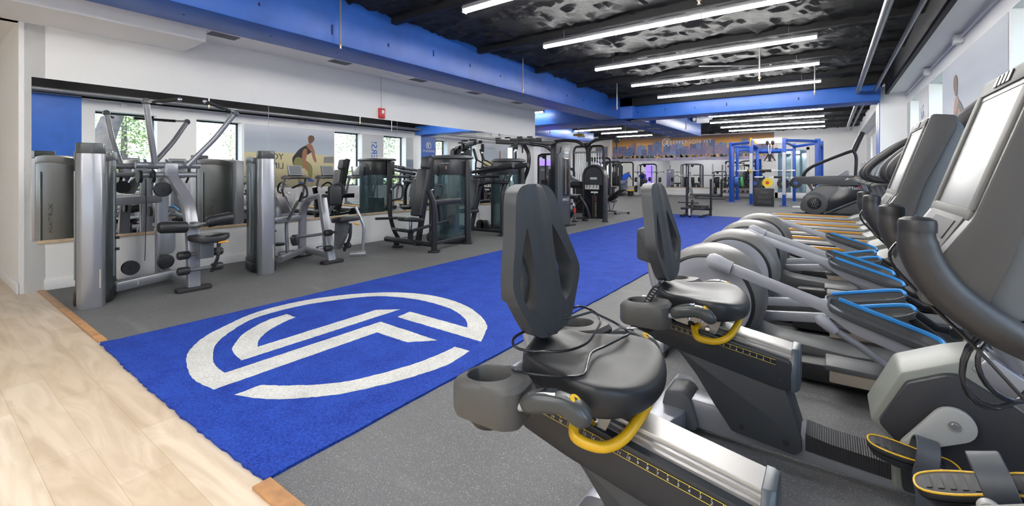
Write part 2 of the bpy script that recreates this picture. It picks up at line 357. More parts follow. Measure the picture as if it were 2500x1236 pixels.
# blue beams
def beam(nm, a, b): return struct(B().b2(a, b).put(nm, bluep, bev=.012))
beam('trim_beam_long', (-6.1, -5, 3.05), (-5.4, 13.6, 3.74)); beam('trim_beam_cross', (-5.4, 13.6, 3.05), (.985, 14.4, 3.74)); struct(B().b2((-5.4, 13.40, 3.43), (1.1, 13.60, 3.74)).put('trim_99', blackc))
beam('trim_beam_junction', (-12, 13.4, 3.05), (-5.0, 15.25, 3.74)); beam('trim_beam_rear', (-6.05, 15.25, 3.05), (-4.85, 21.8, 3.74)); beam('trim_beam_far', (-10.9, 15.25, 3.05), (-10.5, 22.3, 3.74))
struct(B().b2((1.0, 13.98, 0), (1.5, 14.9, 3.42)).put('wall_pillar', white)); struct(B().b2((1.0, 1.75, 0), (1.5, 2.68, 3.24)).put('wall_pillar', white))
struct(B().b2((.985, 13.98, 0), (1.0, 14.9, 3.05)).put('trim_pillar_face', bluep)); pf = struct(B().b2((.985, 1.75, 0), (1.0, 2.68, 3.22)).put('trim_pillar_face', bluep))
# white box along the window wall with the black angle beside it
struct(B().b2((1.15, -5, 3.25), (1.5, 13.98, 3.74)).put('trim_window_box', white)); struct(B().b2((1.09, -5, 3.22), (1.15, 13.9, 3.74)).put('trim_angle', blackc))
struct(B().b2((1.15, 14.4, 3.25), (1.5, 28, 3.74)).put('trim_window_box', white))
pg_ = B(); random.seed(3)
for i in range(14): pg_.cyl((-5.402, .6+i*.93, 3.28+random.uniform(-.12, .1)), (-5.397, .6+i*.93, 3.28+random.uniform(-.02, .02)), .012, n=8); pg_.cyl((-5.75, .9+i*.93, 3.052), (-5.75, .9+i*.93, 3.047), .014, n=8)
for i in range(7): pg_.cyl((-4.9+i*.85, 13.602, 3.22+random.uniform(-.08, .1)), (-4.9+i*.85, 13.597, 3.22), .014, n=8)
struct(pg_.put('trim_plugs', pm('plug_navy', (.006, .02, .12), .6)))
# mirrors on the left wall, ledge
def tagm(o, l, c, g=None): return tagit(o, l, c, g)
seams = [.851, 3.37, 5.89, 8.43, 10.98]
ML = ['mirror panel nearest the entry corner of the white wall', 'second wall mirror panel from the entry corner', 'mirror panel on the white wall below the red fire alarm', 'mirror panel at the far end of the white wall']
for i in range(4):
    tagm(B().b2((LW, seams[i]+.003, .56), (LW+.008, seams[i+1]-.003, 2.365)).put('wall_mirror', mirr), ML[i], 'mirror', 'mirror panels on the white wall')
LL = ['pine ledge strip under the mirror nearest the entry corner', 'pine ledge strip under the wall mirror behind the silver row machine', 'long pine ledge strip under the far wall mirrors']
for i, (a, b) in enumerate(((.90, 3.3), (3.31, 5.85), (5.86, 10.98))):
    tagit(B().b2((LW, a, .525), (LW+.03, b, .56)).put('mirror_ledge', pinew, bev=.003), LL[i], 'ledge', 'pine ledges under the mirrors')
# back wall mirrors
for i in range(4):
    a = -11.85+i*2.24
    tagm(B().b2((a+.003, FW-.008, .5), (a+2.237, FW, 2.13)).put('wall_mirror', mirr), ['mirror panel at the left end of the back wall', 'back wall mirror panel second from the left end', 'back wall mirror panel behind the grey squat racks', 'back wall mirror panel behind the blue rig'][i], 'mirror', 'mirror panels on the back wall')
tagit(B().b2((-11.85, FW-.04, .46), (-2.9, FW, .5)).put('mirror_ledge', pinew), 'thin wooden ledge under the back wall mirrors', 'ledge')
for i, (a, b) in enumerate(((25.75, 26.8), (26.82, 27.9))):
    tagm(B().b2((-12, a, .3), (-11.99, b, 3.1)).put('wall_mirror', mirr), ['tall mirror on the far left wall, farther from the corner', 'tall mirror on the far left wall beside the skyline mural'][i], 'mirror')
# glass door in the back wall
dr = B(); x0, x1 = -2.42, -.85
dr.b2((x0, FW-.05, 0), (x0+.14, FW, 2.72)).b2((x1-.14, FW-.05, 0), (x1, FW, 2.72)).b2((x0, FW-.05, 2.58), (x1, FW, 2.72)).b2((x0, FW-.05, 0), (x1, FW, .3)).b2((-1.68, FW-.05, .3), (-1.58, FW, 2.6))
do = struct(dr.put('door_1', whitep, bev=.004)); B().b2((x0+.12, FW-.03, .3), (x1-.12, FW-.02, 2.6)).put('glazing', pm('reflective_door_glass', (.25, .38, .45), .06, .5), do)
# floor edge strips
tagit(B().b2((-7.1, .90, 0), (-4.56, .955, .012)).put('floor_strip', trimw, bev=.004), 'orange wooden floor strip between pale planks and grey rubber, by the mirror wall', 'floor strip', 'wooden strips at the rubber floor edge')
tagit(B().b2((-1.93, .85, 0), (1.5, .925, .014)).put('floor_strip', trimw, bev=.004), 'orange wooden floor strip at the near corner of the blue turf', 'floor strip', 'wooden strips at the rubber floor edge')
# turf
tb = turf('blue_turf', (.006, .024, .22), (.025, .085, .46)); tw = turf('white_turf', (.46, .46, .43), (.70, .70, .67))
e = []; N = 60
for i in range(N+1): e.append((-4.53+2.6*i/N+random.uniform(-.004, .004), .90+random.uniform(-.007, .007)-.02*math.sin(PI*i/N)))
for i in range(1, 120): e.append((-1.93+random.uniform(-.004, .004), .9+13.65*i/120))
e += [(-1.93, 14.55), (-4.48, 14.62)]
for i in range(119, 0, -1): e.append((-4.5+random.uniform(-.004, .004), .9+13.65*i/120))
tf = B().prism(e, 'z', 0, .014).put('turf_mat', tb); tagit(tf, 'long blue artificial turf lane with a white circular emblem on grey rubber', 'turf')
LA = [(-2.98, 1.1), (-3.2, 1.08), (-3.41, 1.11), (-3.66, 1.18), (-3.83, 1.27), (-4.0, 1.41), (-4.14, 1.6), (-4.32, 1.94), (-4.34, 2.35), (-4.2, 2.74), (-3.93, 3.07), (-3.61, 3.25), (-3.26, 3.3), (-2.9, 3.24), (-2.6, 3.1), (-2.36, 2.92), (-2.25, 2.75), (-2.17, 2.61), (-3.15, 2.62), (-3.18, 2.79), (-2.46, 2.78), (-2.55, 2.88), (-2.7, 2.98), (-2.95, 3.08), (-3.33, 3.11), (-3.65, 3.05), (-3.9, 2.91), (-4.06, 2.65), (-4.19, 2.27), (-4.16, 1.86), (-3.96, 1.58), (-3.77, 1.41), (-3.59, 1.32), (-3.38, 1.25), (-3.17, 1.23), (-3.17, 2.45), (-2.46, 2.43), (-2.62, 2.27), (-2.98, 2.27)]
LB = [(-3.89, 2.08), (-4.04, 2.08), (-4.0, 1.88), (-3.84, 1.64), (-3.64, 1.48), (-3.52, 1.42), (-3.29, 1.38), (-3.31, 2.78), (-3.48, 2.64), (-3.45, 1.56), (-3.6, 1.64), (-3.73, 1.77), (-3.83, 1.93)]
LC = [(-2.81, 1.14), (-2.81, 1.29), (-2.62, 1.42), (-2.45, 1.59), (-2.35, 1.8), (-2.28, 2.05), (-2.26, 2.27), (-2.26, 2.42), (-2.12, 2.42), (-2.09, 2.16), (-2.14, 1.92), (-2.21, 1.73), (-2.32, 1.51), (-2.47, 1.34), (-2.61, 1.23)]
def smooth_poly(p, ang=35):
    """curve the gentle vertices, keep the sharp corners, with a slightly ragged cut"""
    n = len(p); o = []
    sharp = []
    for i in range(n):
        a = V(p[i])-V(p[i-1]); b = V(p[(i+1) % n])-V(p[i]); sharp.append(abs(math.degrees(a.angle_signed(b))) > ang)
    for i in range(n):
        a, b, c, d = V(p[i-1]), V(p[i]), V(p[(i+1) % n]), V(p[(i+2) % n])
        if sharp[i]: a = b
        if sharp[(i+1) % n]: d = c
        K = max(2, int((c-b).length/.025))
        for j in range(K):
            t = j/K; q = .5*((2*b)+(c-a)*t+(2*a-5*b+4*c-d)*t*t+(-a+3*b-3*c+d)*t**3); o.append((q.x+random.uniform(-.003, .003), q.y+random.uniform(-.003, .003)))
    return o
lg = B()
for P_ in (LA, LB, LC): lg.prism(smooth_poly(P_), 'z', .010, .0155)
lg.put('emblem_inlay', tw, tf)['label'] = 'white turf emblem'
# conduits, pipes, junction boxes
galv = pm('grey_pipe', (.28, .28, .29), .4, .6)
def pipe(pts, r, label, mat=galv, nm='ceiling_pipe', grp=None): return tagit(B().tube(pts, r, 10).put(nm, mat), label, 'pipe', grp)
pipe([(.55, -4.9, 3.27), (.55, 13.55, 3.27)], .045, 'thick grey ceiling pipe farther from the windows'); pipe([(.87, -4.9, 3.27), (.87, 13.55, 3.27)], .03, 'thin grey ceiling pipe beside the window box')
pipe([(.6, 14.5, 3.2), (.6, 24, 3.2)], .045, 'thick grey ceiling pipe beyond the blue cross beam'); pipe([(.75, 14.5, 3.2), (.75, 24, 3.2)], .03, 'thin grey ceiling pipe beyond the blue cross beam')
pipe([(1.47, -4.9, 3.19), (1.47, 13.9, 3.19)], .014, 'white conduit running above the windows under the box', whitep, 'conduit')
for i, yy in enumerate((3.6, 6.2, 8.6, 11.0)):
    tagit(B().box((1.45, yy, 3.17), (.1, .13, .12)).put('junction_box', whitep, bev=.01), 'white junction box on the window wall conduit, ' + ['nearest the camera', 'second from the camera', 'second from the blue pillar', 'closest to the blue pillar'][i], 'electrical box', 'junction boxes above the windows')
# ceiling tube lights
hous = pm('lamp_housing', (.32, .32, .33), .4, .3)
def lamp(x0, x1, y, label, z=3.44):
    t = thing('tube_light', label, 'ceiling light', ((x0+x1)/2, y, z), 0, 'linear ceiling lights'); L = x1-x0
    B().box((0, 0, .045), (L, .075, .05)).put('housing', hous, t, bev=.006)
    B().box((0, 0, 0), (L-.01, .06, .045)).put('diffuser', tubem, t, bev=.015)
    nseg = max(1, round(L/1.25))
    for i in range(nseg+1): B().box((-L/2+L*i/nseg, 0, .01), (.014, .08, .075)).put('clip', lgrey, t)
    for i in (0, 1): B().cyl((L*(i-.5)*.8, 0, .07), (L*(i-.5)*.8, 0, .22), .004, n=6).put('hanger', galv, t)
    return t
nm = ['bright ceiling tube light nearest the camera, cut by the top edge', 'second ceiling tube light from the camera, the longest looking one', 'third ceiling tube light, crossed by the angled sprinkler arm', 'fourth ceiling tube light before the blue cross beam', 'ceiling tube light just before the blue cross beam', 'ceiling tube light just beyond the blue cross beam', 'second ceiling tube light beyond the cross beam', 'third ceiling tube light beyond the cross beam', 'farthest ceiling tube light over the blue rig']
for i, yy in enumerate(LY): lamp((-3.9 if yy < 14 else -4.07), -.156, yy, nm[i])
for i, (a, b, c) in enumerate(((-11.7, -9.03, 18.05), (-10.35, -7.9, 19.8), (-9.82, -7.85, 21.8), (-10.4, -7.9, 24.2))):
    lamp(a, b, c, ['ceiling tube light in the left bay nearest the junction of beams', 'second ceiling tube light of the left bay, behind the yellow fitting', 'third ceiling tube light of the left bay', 'farthest ceiling tube light of the left bay'][i])
for i, (a, b, c) in enumerate(((-3.9, -.156, 2.35), (-3.9, -.156, -.4), (-3.9, -.156, -2.2), (-3.9, -.156, -3.7), (-10.5, -8, 13.0))): lamp(a, b, c, ['ceiling tube light above the turf emblem', 'unseen fill tube light added above the floor edge', 'unseen fill tube light added above the pale plank floor', 'unseen fill tube light added farthest back over the pale plank floor', 'ceiling tube light behind the end of the mirror wall'][i])  # tubes over floor edge and planks are unseen, added as fill light
# sprinklers
def spr(x, y, zb, label, zt=3.76, pend=True):
    t = thing('sprinkler_drop', label, 'sprinkler', (x, y, zb)); B().cyl((0, 0, .05), (0, 0, zt-zb), .013, n=8).put('pipe', galv, t)
    B().lathe([(.016, .07), (.022, .055), (.022, .035), (.012, .03), (.008, .0), (.02, -.002), (.02, -.006), (.001, -.008)], n=10).put('head', pm('brass', (.6, .45, .3), .35, .8), t); return t
for i, (x, y, z) in enumerate(((-5.3, 3.45, 2.98), (-5.15, 7.55, 2.98), (-4.5, 10.95, 2.98), (-.25, 11.3, 2.98), (-1.05, 9.3, 3.03), (-1.07, 4.73, 3.02), (-9.3, 15.6, 2.97), (-8.7, 16.9, 2.97), (-7.4, 19, 2.9), (-4.2, 16.6, 2.9))):
    spr(x, y, z, ['sprinkler drop in front of the blue beam nearest the camera', 'sprinkler drop on the blue beam above the tall cable tower', 'sprinkler drop near the corner where blue beams meet', 'sprinkler drop at the right ends of the tube lights', 'sprinkler drop at the end of the angled arm between lights', 'sprinkler head at the top edge above the second tube light', 'sprinkler drop in the left bay beside the tube light end', 'sprinkler drop in the left bay beside the yellow fitting', 'sprinkler drop in front of the far mirror wall', 'sprinkler drop beside the rear blue beam'][i])
pipe([(-1.05, 9.3, 3.3), (-1.95, 8.6, 3.28)], .011, 'angled sprinkler arm between the middle tube lights', galv, 'sprinkler_pipe')
# vents
vg = pm('vent_grey', (.42, .42, .42), .5); dg = pm('vent_dark', (.12, .12, .12), .6)
def vent(x, y, z, label, L=.34, Wd=.2, m=ceilw):
    t = thing('air_vent', label, 'vent', (x, y, z), 0, 'ceiling air vents'); B().box((0, 0, -.004), (Wd+.07, L+.07, .008)).put('frame', m, t)
    b = B(); b.box((0, 0, -.007), (Wd, L, .004)); b.put('backing', dg, t); b = B()
    for i in range(6): b.box((-Wd/2+Wd*(i+.5)/6, 0, -.011), (.018, L, .006), ry=.5)
    b.put('slats', vg, t)
for i, yy in enumerate((2.56, 4.3, 6.03, 7.72, 9.44)): vent(-6.63, yy, 3.17, 'grey air vent in the white soffit, ' + ['beside the white box end', 'second from the white box', 'third, above the fire alarm', 'fourth from the white box', 'farthest, near the wall end'][i])
for i, (x, y) in enumerate(((-6.7, 14.6), (-5.4, 15.6), (-5.5, 17), (-5.5, 18.7), (-5.5, 20.4), (-5.1, 14.2))): vent(x, y, 3.05, 'pale vent under the blue beam, ' + ['left of the beam junction', 'just past the junction', 'second past the junction', 'third past the junction', 'farthest from the camera', 'beside the cross beam'][i], .3, .3, whitep)
tagit(B().box((-6.85, 5.47, 3.167), (.22, .4, .008)).put('access_panel', ceilw, bev=.002), 'plain white access panel in the soffit above the fire alarm', 'panel')
# fire alarm
t = thing('fire_alarm', 'red fire alarm on the white wall above the mirrors', 'alarm', (LW, 5.5, 2.48)); B().box((.02, 0, 0), (.04, .14, .2)).put('body', redp, t, bev=.01); B().box((.045, .01, .03), (.02, .06, .07)).put('strobe', whitep, t, bev=.008); B().cyl((.006, 0, .1), (.006, 0, .69), .004, n=6).put('conduit', lgrey, t)
# emergency light
t = thing('emergency_light', 'white two headed emergency light hanging under the blue cross beam', 'emergency light', (-3.12, 14.25, 2.94)); B().box((0, 0, 0), (.34, .12, .2)).put('body', whitep, t, bev=.02); B().box((0, 0, .105), (.08, .06, .03)).put('bracket', whitep, t)
for s in (-1, 1): B().lathe([(.05, -.05), (.055, -.02), (.03, .03), (.001, .035)], (s*.23, -.02, .03), 'y', 12).put('lamp_head', whitep, t)
t = thing('ceiling_projector', 'yellow and white ceiling fitting between tube lights in the left bay', 'fixture', (-8.8, 17.2, 2.93)); B().box((0, 0, .06), (.42, .3, .1)).put('body', pm('amber_plastic', (.62, .42, .04), .4), t, bev=.02); B().box((.12, 0, -.03), (.3, .2, .05), rz=.4).put('tray', whitep, t, bev=.01); B().cyl((0, 0, .1), (0, 0, .8), .02).put('post', galv, t)
# ================================================================ recumbent bikes (x along the bike, pedals towards the windows)
ribm = pm('ribbed_black_plastic', (.03, .03, .033), .5)
t_ = ribm.node_tree; c_ = nd(t_, 'ShaderNodeTexCoord'); w_ = nd(t_, 'ShaderNodeTexWave'); w_.inputs['Scale'].default_value = 38; u_ = nd(t_, 'ShaderNodeBump'); u_.inputs['Strength'].default_value = .8; u_.inputs['Distance'].default_value = .003
t_.links.new(c_.outputs['Object'], w_.inputs[0]); t_.links.new(w_.outputs[1], u_.inputs['Height']); t_.links.new(u_.outputs[0], t_.nodes['Principled BSDF'].inputs['Normal'])
bluegrey = pm('blue_grey_plastic', (.055, .07, .085), .32, bump=(420, .1, .0005))
paint = pm('white_marking', (.7, .7, .7), .5)
goldp = pm('gold_marking', (.75, .58, .08), .45)
def sheet(front, back, skip, closed_boundary=True):
    """two point grids -> solid with holes; skip(i,j) says the quad is open"""
    b = B(); R, Cn = len(front), len(front[0]); n = R*Cn
    vs = [p for r in front for p in r]+[p for r in back for p in r]; fs = []; ec = {}
    for i in range(R-1):
        for j in range(Cn-1):
            if skip(i, j): continue
            q = (i*Cn+j, i*Cn+j+1, (i+1)*Cn+j+1, (i+1)*Cn+j); fs.append(q); fs.append(tuple(x+n for x in reversed(q)))
            for a in range(4):
                e = (q[a], q[(a+1) % 4]); ec[tuple(sorted(e))] = ec.get(tuple(sorted(e)), []) + [e]
    for k, l in ec.items():
        if len(l) == 1: a, c = l[0]; fs.append((c, a, a+n, c+n))
    used = sorted({i for f in fs for i in f}); mp = {u: i for i, u in enumerate(used)}
    return b.add([vs[u] for u in used], [tuple(mp[i] for i in f) for f in fs])
def lerp_tab(tab, z):
    if z <= tab[0][0]: return tab[0][1]
    for (a, b), (c, d) in zip(tab, tab[1:]):
        if z <= c: t = (z-a)/(c-a); return b+(d-b)*t
    return tab[-1][1]
def hermite(tab, z):
    if z <= tab[0][0]: return tab[0][1]
    if z >= tab[-1][0]: return tab[-1][1]
    for i in range(len(tab)-1):
        if z <= tab[i+1][0]:
            s_ = lambda k: 0 if k <= 0 or k >= len(tab)-1 else (tab[k+1][1]-tab[k-1][1])/(tab[k+1][0]-tab[k-1][0])
            h = tab[i+1][0]-tab[i][0]; t = (z-tab[i][0])/h; m0, m1 = s_(i)*h, s_(i+1)*h
            return (2*t**3-3*t*t+1)*tab[i][1]+(t**3-2*t*t+t)*m0+(-2*t**3+3*t*t)*tab[i+1][1]+(t**3-t*t)*m1
def backrest_shape(x0):
    W_ = [(0, .035), (.004, .065), (.014, .092), (.035, .122), (.10, .165), (.20, .215), (.26, .205), (.36, .168), (.45, .143), (.52, .122), (.545, .100), (.558, .075), (.565, .040)]
    A_ = [(.10, .098), (.13, .084), (.20, .078), (.30, .072), (.36, .074), (.40, .080)]
    O_ = [(.10, .101), (.115, .125), (.14, .150), (.20, .170), (.24, .166), (.32, .130), (.38, .096), (.40, .083)]
    sm = lambda tab: (lambda z: V((0, 0, 0)) if 0 else hermite(tab, z))
    hs = [0, .003, .008, .016, .026, .038, .052, .068, .084, .10]+[.10+.30*i/26 for i in range(1, 27)]+[.413, .427, .441, .455, .47, .485, .50, .515, .53, .542, .551, .558, .563, .565]
    fr, bk = [], []
    for h in hs:
        w, a, o = hermite(W_, h), hermite(A_, h), hermite(O_, h)
        if not .10 <= h <= .40: a = o = w*.55
        else: o = min(o, w-.02)
        ys = [-w, -(w+o)/2, -o, -a, -a*.66, -a*.33, 0, a*.33, a*.66, a, o, (w+o)/2, w]
        fr.append([V((x0-.045*h/.3+.28*y*y+(.010 if abs(y) < a*.25 else .004 if abs(y) < a*.7 else 0), y, .757+.895*h)) for y in ys])
        bk.append([V((x0-.045*h/.3-.055+.06*y*y*4, y*.94, .757+.895*h-.002)) for y in ys])
    return sheet(fr, bk, lambda i, j: j in (2, 9) and .10 <= hs[i] and hs[i+1] <= .40)
cupm = pm('cup_grey', (.075, .073, .070), .45, bump=(420, .12, .0005))
def cup(s, t):
    """cup holder, s=-1 towards -y"""
    cx, cy = -.80, s*.275; n = 24; b = B(); out = f2([(-.885, s*.215), (-.900, s*.325), (-.86, s*.362), (-.70, s*.355), (-.660, s*.32), (-.675, s*.225), (-.76, s*.175)], .018, 3)
    if s > 0: out = out[::-1]
    L = len(out); ctr = V((cx, cy))
    hole = []; o2 = []
    for k in range(48):
        d = V((math.cos(k*PI/24), math.sin(k*PI/24))); hole.append(ctr+V((d.x*.070, d.y*.058))); best = .2
        for i in range(L):
            a_, e_ = V(out[i])-ctr, V(out[(i+1) % L])-V(out[i]); den = d.cross(e_)
            if abs(den) > 1e-9:
                tt, uu = a_.cross(e_)/den, a_.cross(d)/den
                if tt > 0 and -1e-6 <= uu <= 1+1e-6: best = min(best, tt)
        o2.append(tuple(ctr+d*best))
    out = o2; L = 48
    q = lambda pts, z, k=1: [V((ctr.x+(p[0]-ctr.x)*k, ctr.y+(p[1]-ctr.y)*k, z+.10*(p[0]+.80)*(1 if z > .62 else 0))) for p in pts]
    b.loft([q(hole, .61), q(hole, .61), q(hole, .702), q(hole, .707, 1.06), q(out, .700, .90), q(out, .686, 1), q(out, .612, 1.0), q(out, .598, .95)], cap=True)
    b.put('cup_holder', cupm, t)
    c = B().lathe([(.060, .61), (.058, .575), (.048, .562), (.001, .562)], (cx, cy, 0)).put('cup_well', blk, t)
def bike(label, group, loc, seat_dx, first, decal=True):
    t = thing('recumbent_bike', label, 'exercise bike', loc, 0, group)
    # --- floor frame
    b = B().prism([(-.60, .045), (.80, .045), (.80, .15), (.0, .135), (-.10, .165), (-.62, .18)], 'y', -.065, .065)
    b.put('base_frame', steel, t, bev=.008)
    for x, nm in ((-.66, 'rear_stabilizer'), (.80, 'front_stabilizer')):
        B().prism(f2([(x-.07, -.33), (x-.075, 0), (x-.07, .33), (x+.02, .33), (x+.08, .12), (x+.08, -.12), (x+.02, -.33)], .03), 'z', .03, .125).put(nm, steel, t, bev=.012)
        for s in (-1, 1): B().box((x-.02, s*.29, .018), (.1, .09, .036)).put('foot', rub, t, bev=.006)
    B().prism(f2([(-.70, .12), (-.68, .20), (-.60, .215), (-.56, .19), (-.52, .06), (-.54, .03), (-.66, .03)], .02), 'y', -.085, .085).put('corner_cover', gplas, t, bev=.012)
    B().cyl((-.60, -.088, .10), (-.60, -.083, .10), .010).put('screw', rub, t)
    B().prism(f2([(-.085, .10), (-.085, .172), (0, .158), (.24, .148), (.24, .085)], .006), 'y', -.072, .072).put('tread_cover', ribm, t)
    # --- seat tower
    lo = f2([(-.64, .44), (-.60, .40), (-.53, .32), (-.46, .215), (-.375, .10), (-.36, .095), (-.12, .072), (-.095, .10), (-.10, .16), (-.17, .40), (-.40, .45)], .012, 2)
    B().prism(lo, 'y', -.092, .092).put('seat_tower', charc, t, bev=.012)
    up = f2([(-.85, .54), (-.82, .47), (-.66, .43), (-.20, .352), (-.14, .345), (-.125, .40), (-.135, .482), (-.85, .600)], .012, 2)
    B().prism(up, 'y', -.102, .102).put('rail_cover', pm('dark_plastic', (.02, .023, .028), .4, bump=(420, .12, .0005)), t, bev=.012)
    for x, z in ((-.175, .395), (-.155, .12), (-.33, .13)): B().cyl((x, -.106 if z > .2 else -.096, z), (x, -.09, z), .012, n=12).put('screw', rub, t)
    def rz_(x): return .52-.152*(x+.136)
    # rail: flat top, grooved sides
    pr = [(.048, 0), (.05, -.003), (.05, -.012), (.062, -.016), (.062, -.024), (.074, -.028), (.074, -.038), (.085, -.042), (.085, -.060)]
    pr = pr+[(-a, b_) for a, b_ in reversed(pr)]
    B().loft([[V((x, a, rz_(x)+c)) for a, c in pr] for x in (-.84, -.137)]).put('rail', alum, t)
    cp = [(a*1.12, c+.004) for a, c in pr[:9]]; cp = [(.055, .004), (.09, -.035), (.105, -.10), (.103, -.17), (.06, -.185)]; cp = cp+[(-a, b_) for a, b_ in reversed(cp)]
    B().loft([[V((x, a*k, rz_(-.137)+c*k2)) for a, c in cp] for x, k, k2 in ((-.1365, 1, 1), (-.118, .98, .99), (-.104, .80, .94))]).put('rail_end_cap', bluegrey, t, bev=.003)
    # ruler with the seat positions
    sl = math.atan(-.152); ex = V((math.cos(sl), 0, math.sin(sl))); M0 = lambda x, dz=0, y=-.1035: V((x, y, rz_(x)-.048-.010+dz))
    rl = B().box((-.47, -.1025, rz_(-.47)-.062), (.56, .003, .022), ry=-sl).put('ruler', pm('dark_label', (.01, .012, .02), .4), t)
    g = B()
    for dz in (-.0105, .0105): g.box((-.47, -.1045, rz_(-.47)-.062+dz), (.56, .001, .0012), ry=-sl)
    for i in range(20):
        x = -.73+i*.0272; g.box((x, -.1045, rz_(x)-.055), (.002, .001, .004))
    g.put('ruler_border', goldp, rl)
    for i in range(20):
        x = -.73+i*.0272; words(str(20-i), .0125, frame_m((x, -.1048, rz_(x)-.065), ex, V((-ex.z, 0, ex.x))), paint, rl, 'numeral', .0002)
    # --- seat carriage; parts below move with the seat
    d = seat_dx; n0 = len(COL.objects)
    before = set(COL.objects)
    B().prism(f2([(-.74, .60), (-.66, .555), (-.57, .53), (-.52, .53), (-.50, .57), (-.47, .665), (-.74, .67)], .01, 2), 'y', -.092, -.086).put('seat_bracket', alum, t)
    B().prism(f2([(-.74, .60), (-.66, .555), (-.57, .53), (-.52, .53), (-.50, .57), (-.47, .665), (-.74, .67)], .01, 2), 'y', .086, .092).put('seat_bracket', alum, t)
    B().box((-.62, 0, .662), (.24, .2, .012)).put('seat_plate', steel, t)
    B().lathe([(.001, -.012), (.010, -.012), (.013, -.008), (.013, 0)], (-.545, -.094, .565), 'y', 16).put('bolt', chrome, t)
    for x in (-.62, -.56): B().cyl((x, -.14, .61), (x, -.14, .64), .008, n=8).put('bolt', chrome, t)
    # cushion
    def ring(z, k, dx=0, front=0):
        pts = c2([(-.80, 0), (-.797, .09), (-.77, .14), (-.70, .165), (-.62, .195), (-.56, .220), (-.50, .224), (-.450, .200), (-.408, .145), (-.386, .075), (-.380, 0), (-.386, -.075), (-.408, -.145), (-.450, -.200), (-.50, -.224), (-.56, -.220), (-.62, -.195), (-.70, -.165), (-.77, -.14), (-.797, -.09)], 4)
        o = []
        for x, y in pts:
            xx = -.59+(x+.59)*k+dx; yy_ = y*k; zz = z
            if z > .69: zz += .030*max(0, (-.70-xx)/.1)+.09*yy_*yy_*8*.35-.018*math.exp(-((abs(yy_)-.10)/.05)**2)*max(0, min(1, (-.45-xx)*6))
            zz -= .05*max(0, (xx+.50)/.13)**2*(.6 if z > .69 else .1)
            o.append(V((xx, yy_, zz)))
        return o
    B().loft([ring(.645, .3), ring(.638, .93), ring(.643, .985), ring(.665, 1.0), ring(.695, 1.0), ring(.713, .982), ring(.722, .94), ring(.722, .7), ring(.718, .4), ring(.716, .12)]).put('seat_cushion', vinyl, t, sub=1)
    # backrest with two slots and its post
    bk = backrest_shape(-.735).put('backrest', charc, t, bev=.010, seg=3, ang=60)
    B().prism(f2([(-.90, .86), (-.90, 1.02), (-.83, 1.04), (-.79, .95), (-.80, .84)], .02), 'y', -.095, .095).put('backrest_mount', charc, t, bev=.015)
    B().sweep(fil([(-.73, 0, .63), (-.79, 0, .65), (-.825, 0, .74), (-.855, 0, .93)], .05), rr(.085, .05, .02), up=(1, 0, 0)).put('backrest_post', steel, t)
    # side tubes, cups, grips
    for s in (-1, 1):
        B().tube(fil([(-.78, s*.02, .655), (-.80, s*.12, .665), (-.79, s*.20, .655), (-.70, s*.205, .65)], .05), .026, 12).put('side_tube', steel, t)
        cup(s, t)
        B().cyl((-.70, s*.31, .655), (-.625, s*.30, .672), .014).put('grip_collar', lgrey, t)
        P_ = crv([(-.655, s*.30, .668), (-.62, s*.297, .686), (-.57, s*.29, .697), (-.53, s*.280, .692), (-.50, s*.272, .673), (-.488, s*.268, .652)], 4)
        gb = B().sweep(P_, [(a*.030, c*.026) for a, c in rr(2, 2, .75, 4)], scale=[.72, .85, .95, 1, 1.04, 1.06, 1.05, 1.03, 1, .98, .97, .98, 1.0, 1.05, 1.08, 1.08, 1.04, 1.0, .9, .75, .5][:len(P_)])
        gp = gb.put('hand_grip', pm('grip_plastic', (.052, .056, .056), .28), t)
        B().sweep(crv([(-.64, s*.299, .700), (-.60, s*.295, .715), (-.56, s*.289, .7225)], 4), rr(.034, .010, .004, 1)).put('pulse_sensor', chrome, gp)
        nrm = V((.55, 0, .83)).normalized(); cc = V((-.515, s*.276, .7115)); Rm = nrm.to_track_quat('Z', 'Y').to_matrix().to_4x4(); Rm.translation = cc
        B().lathe([(.001, .004), (.0145, .004), (.0155, .002), (.0155, -.008)], n=20).xf(Rm).put('resistance_button', yel, gp)
        B().prism([(-.006, -.003), (.006, -.003), (0, .006)], 'z', .004, .0048).xf(Rm).put('button_arrow', blk, gp)
    # yellow seat release loop
    P_ = crv([(-.575, -.055, .572), (-.592, -.10, .570), (-.596, -.128, .552), (-.572, -.155, .532), (-.50, -.148, .530), (-.452, -.115, .552), (-.428, -.05, .588), (-.425, .02, .604), (-.435, .09, .615), (-.46, .12, .632)], 6)
    B().tube(P_, .0155, 12).put('seat_release_loop', yel, t)
    B().cyl((-.63, -.10, .575), (-.59, -.06, .575), .012).put('release_pivot', blk, t)
    B().prism([(-.618, .575), (-.600, .575), (-.604, .548), (-.609, .528), (-.614, .548)], 'y', -.118, -.108).put('position_pointer', orange, t)
    for o in set(COL.objects)-before:
        if o.parent == t: o.location.x += d; o.location.z -= .152*d
    # --- drive housing
    hs = f2([(.20, .08), (.195, .26), (.130, .325), (.222, .535), (.375, .612), (.466, .645), (.54, .58), (.68, .42), (.85, .24), (.84, .08)], .012, 2)
    B().prism(hs, 'y', -.116, .116).put('drive_housing', warmg, t, bev=.018)
    pn = f2([(.225, .10), (.215, .27), (.155, .335), (.238, .51), (.345, .568), (.385, .575), (.535, .485), (.80, .20), (.80, .10)], .012, 2)
    for s in (-1, 1): B().prism(pn, 'y', s*.115, s*.150).put('side_panel', pm('panel_plastic', (.026, .027, .032), .42, bump=(420, .12, .0005)), t, bev=.004)
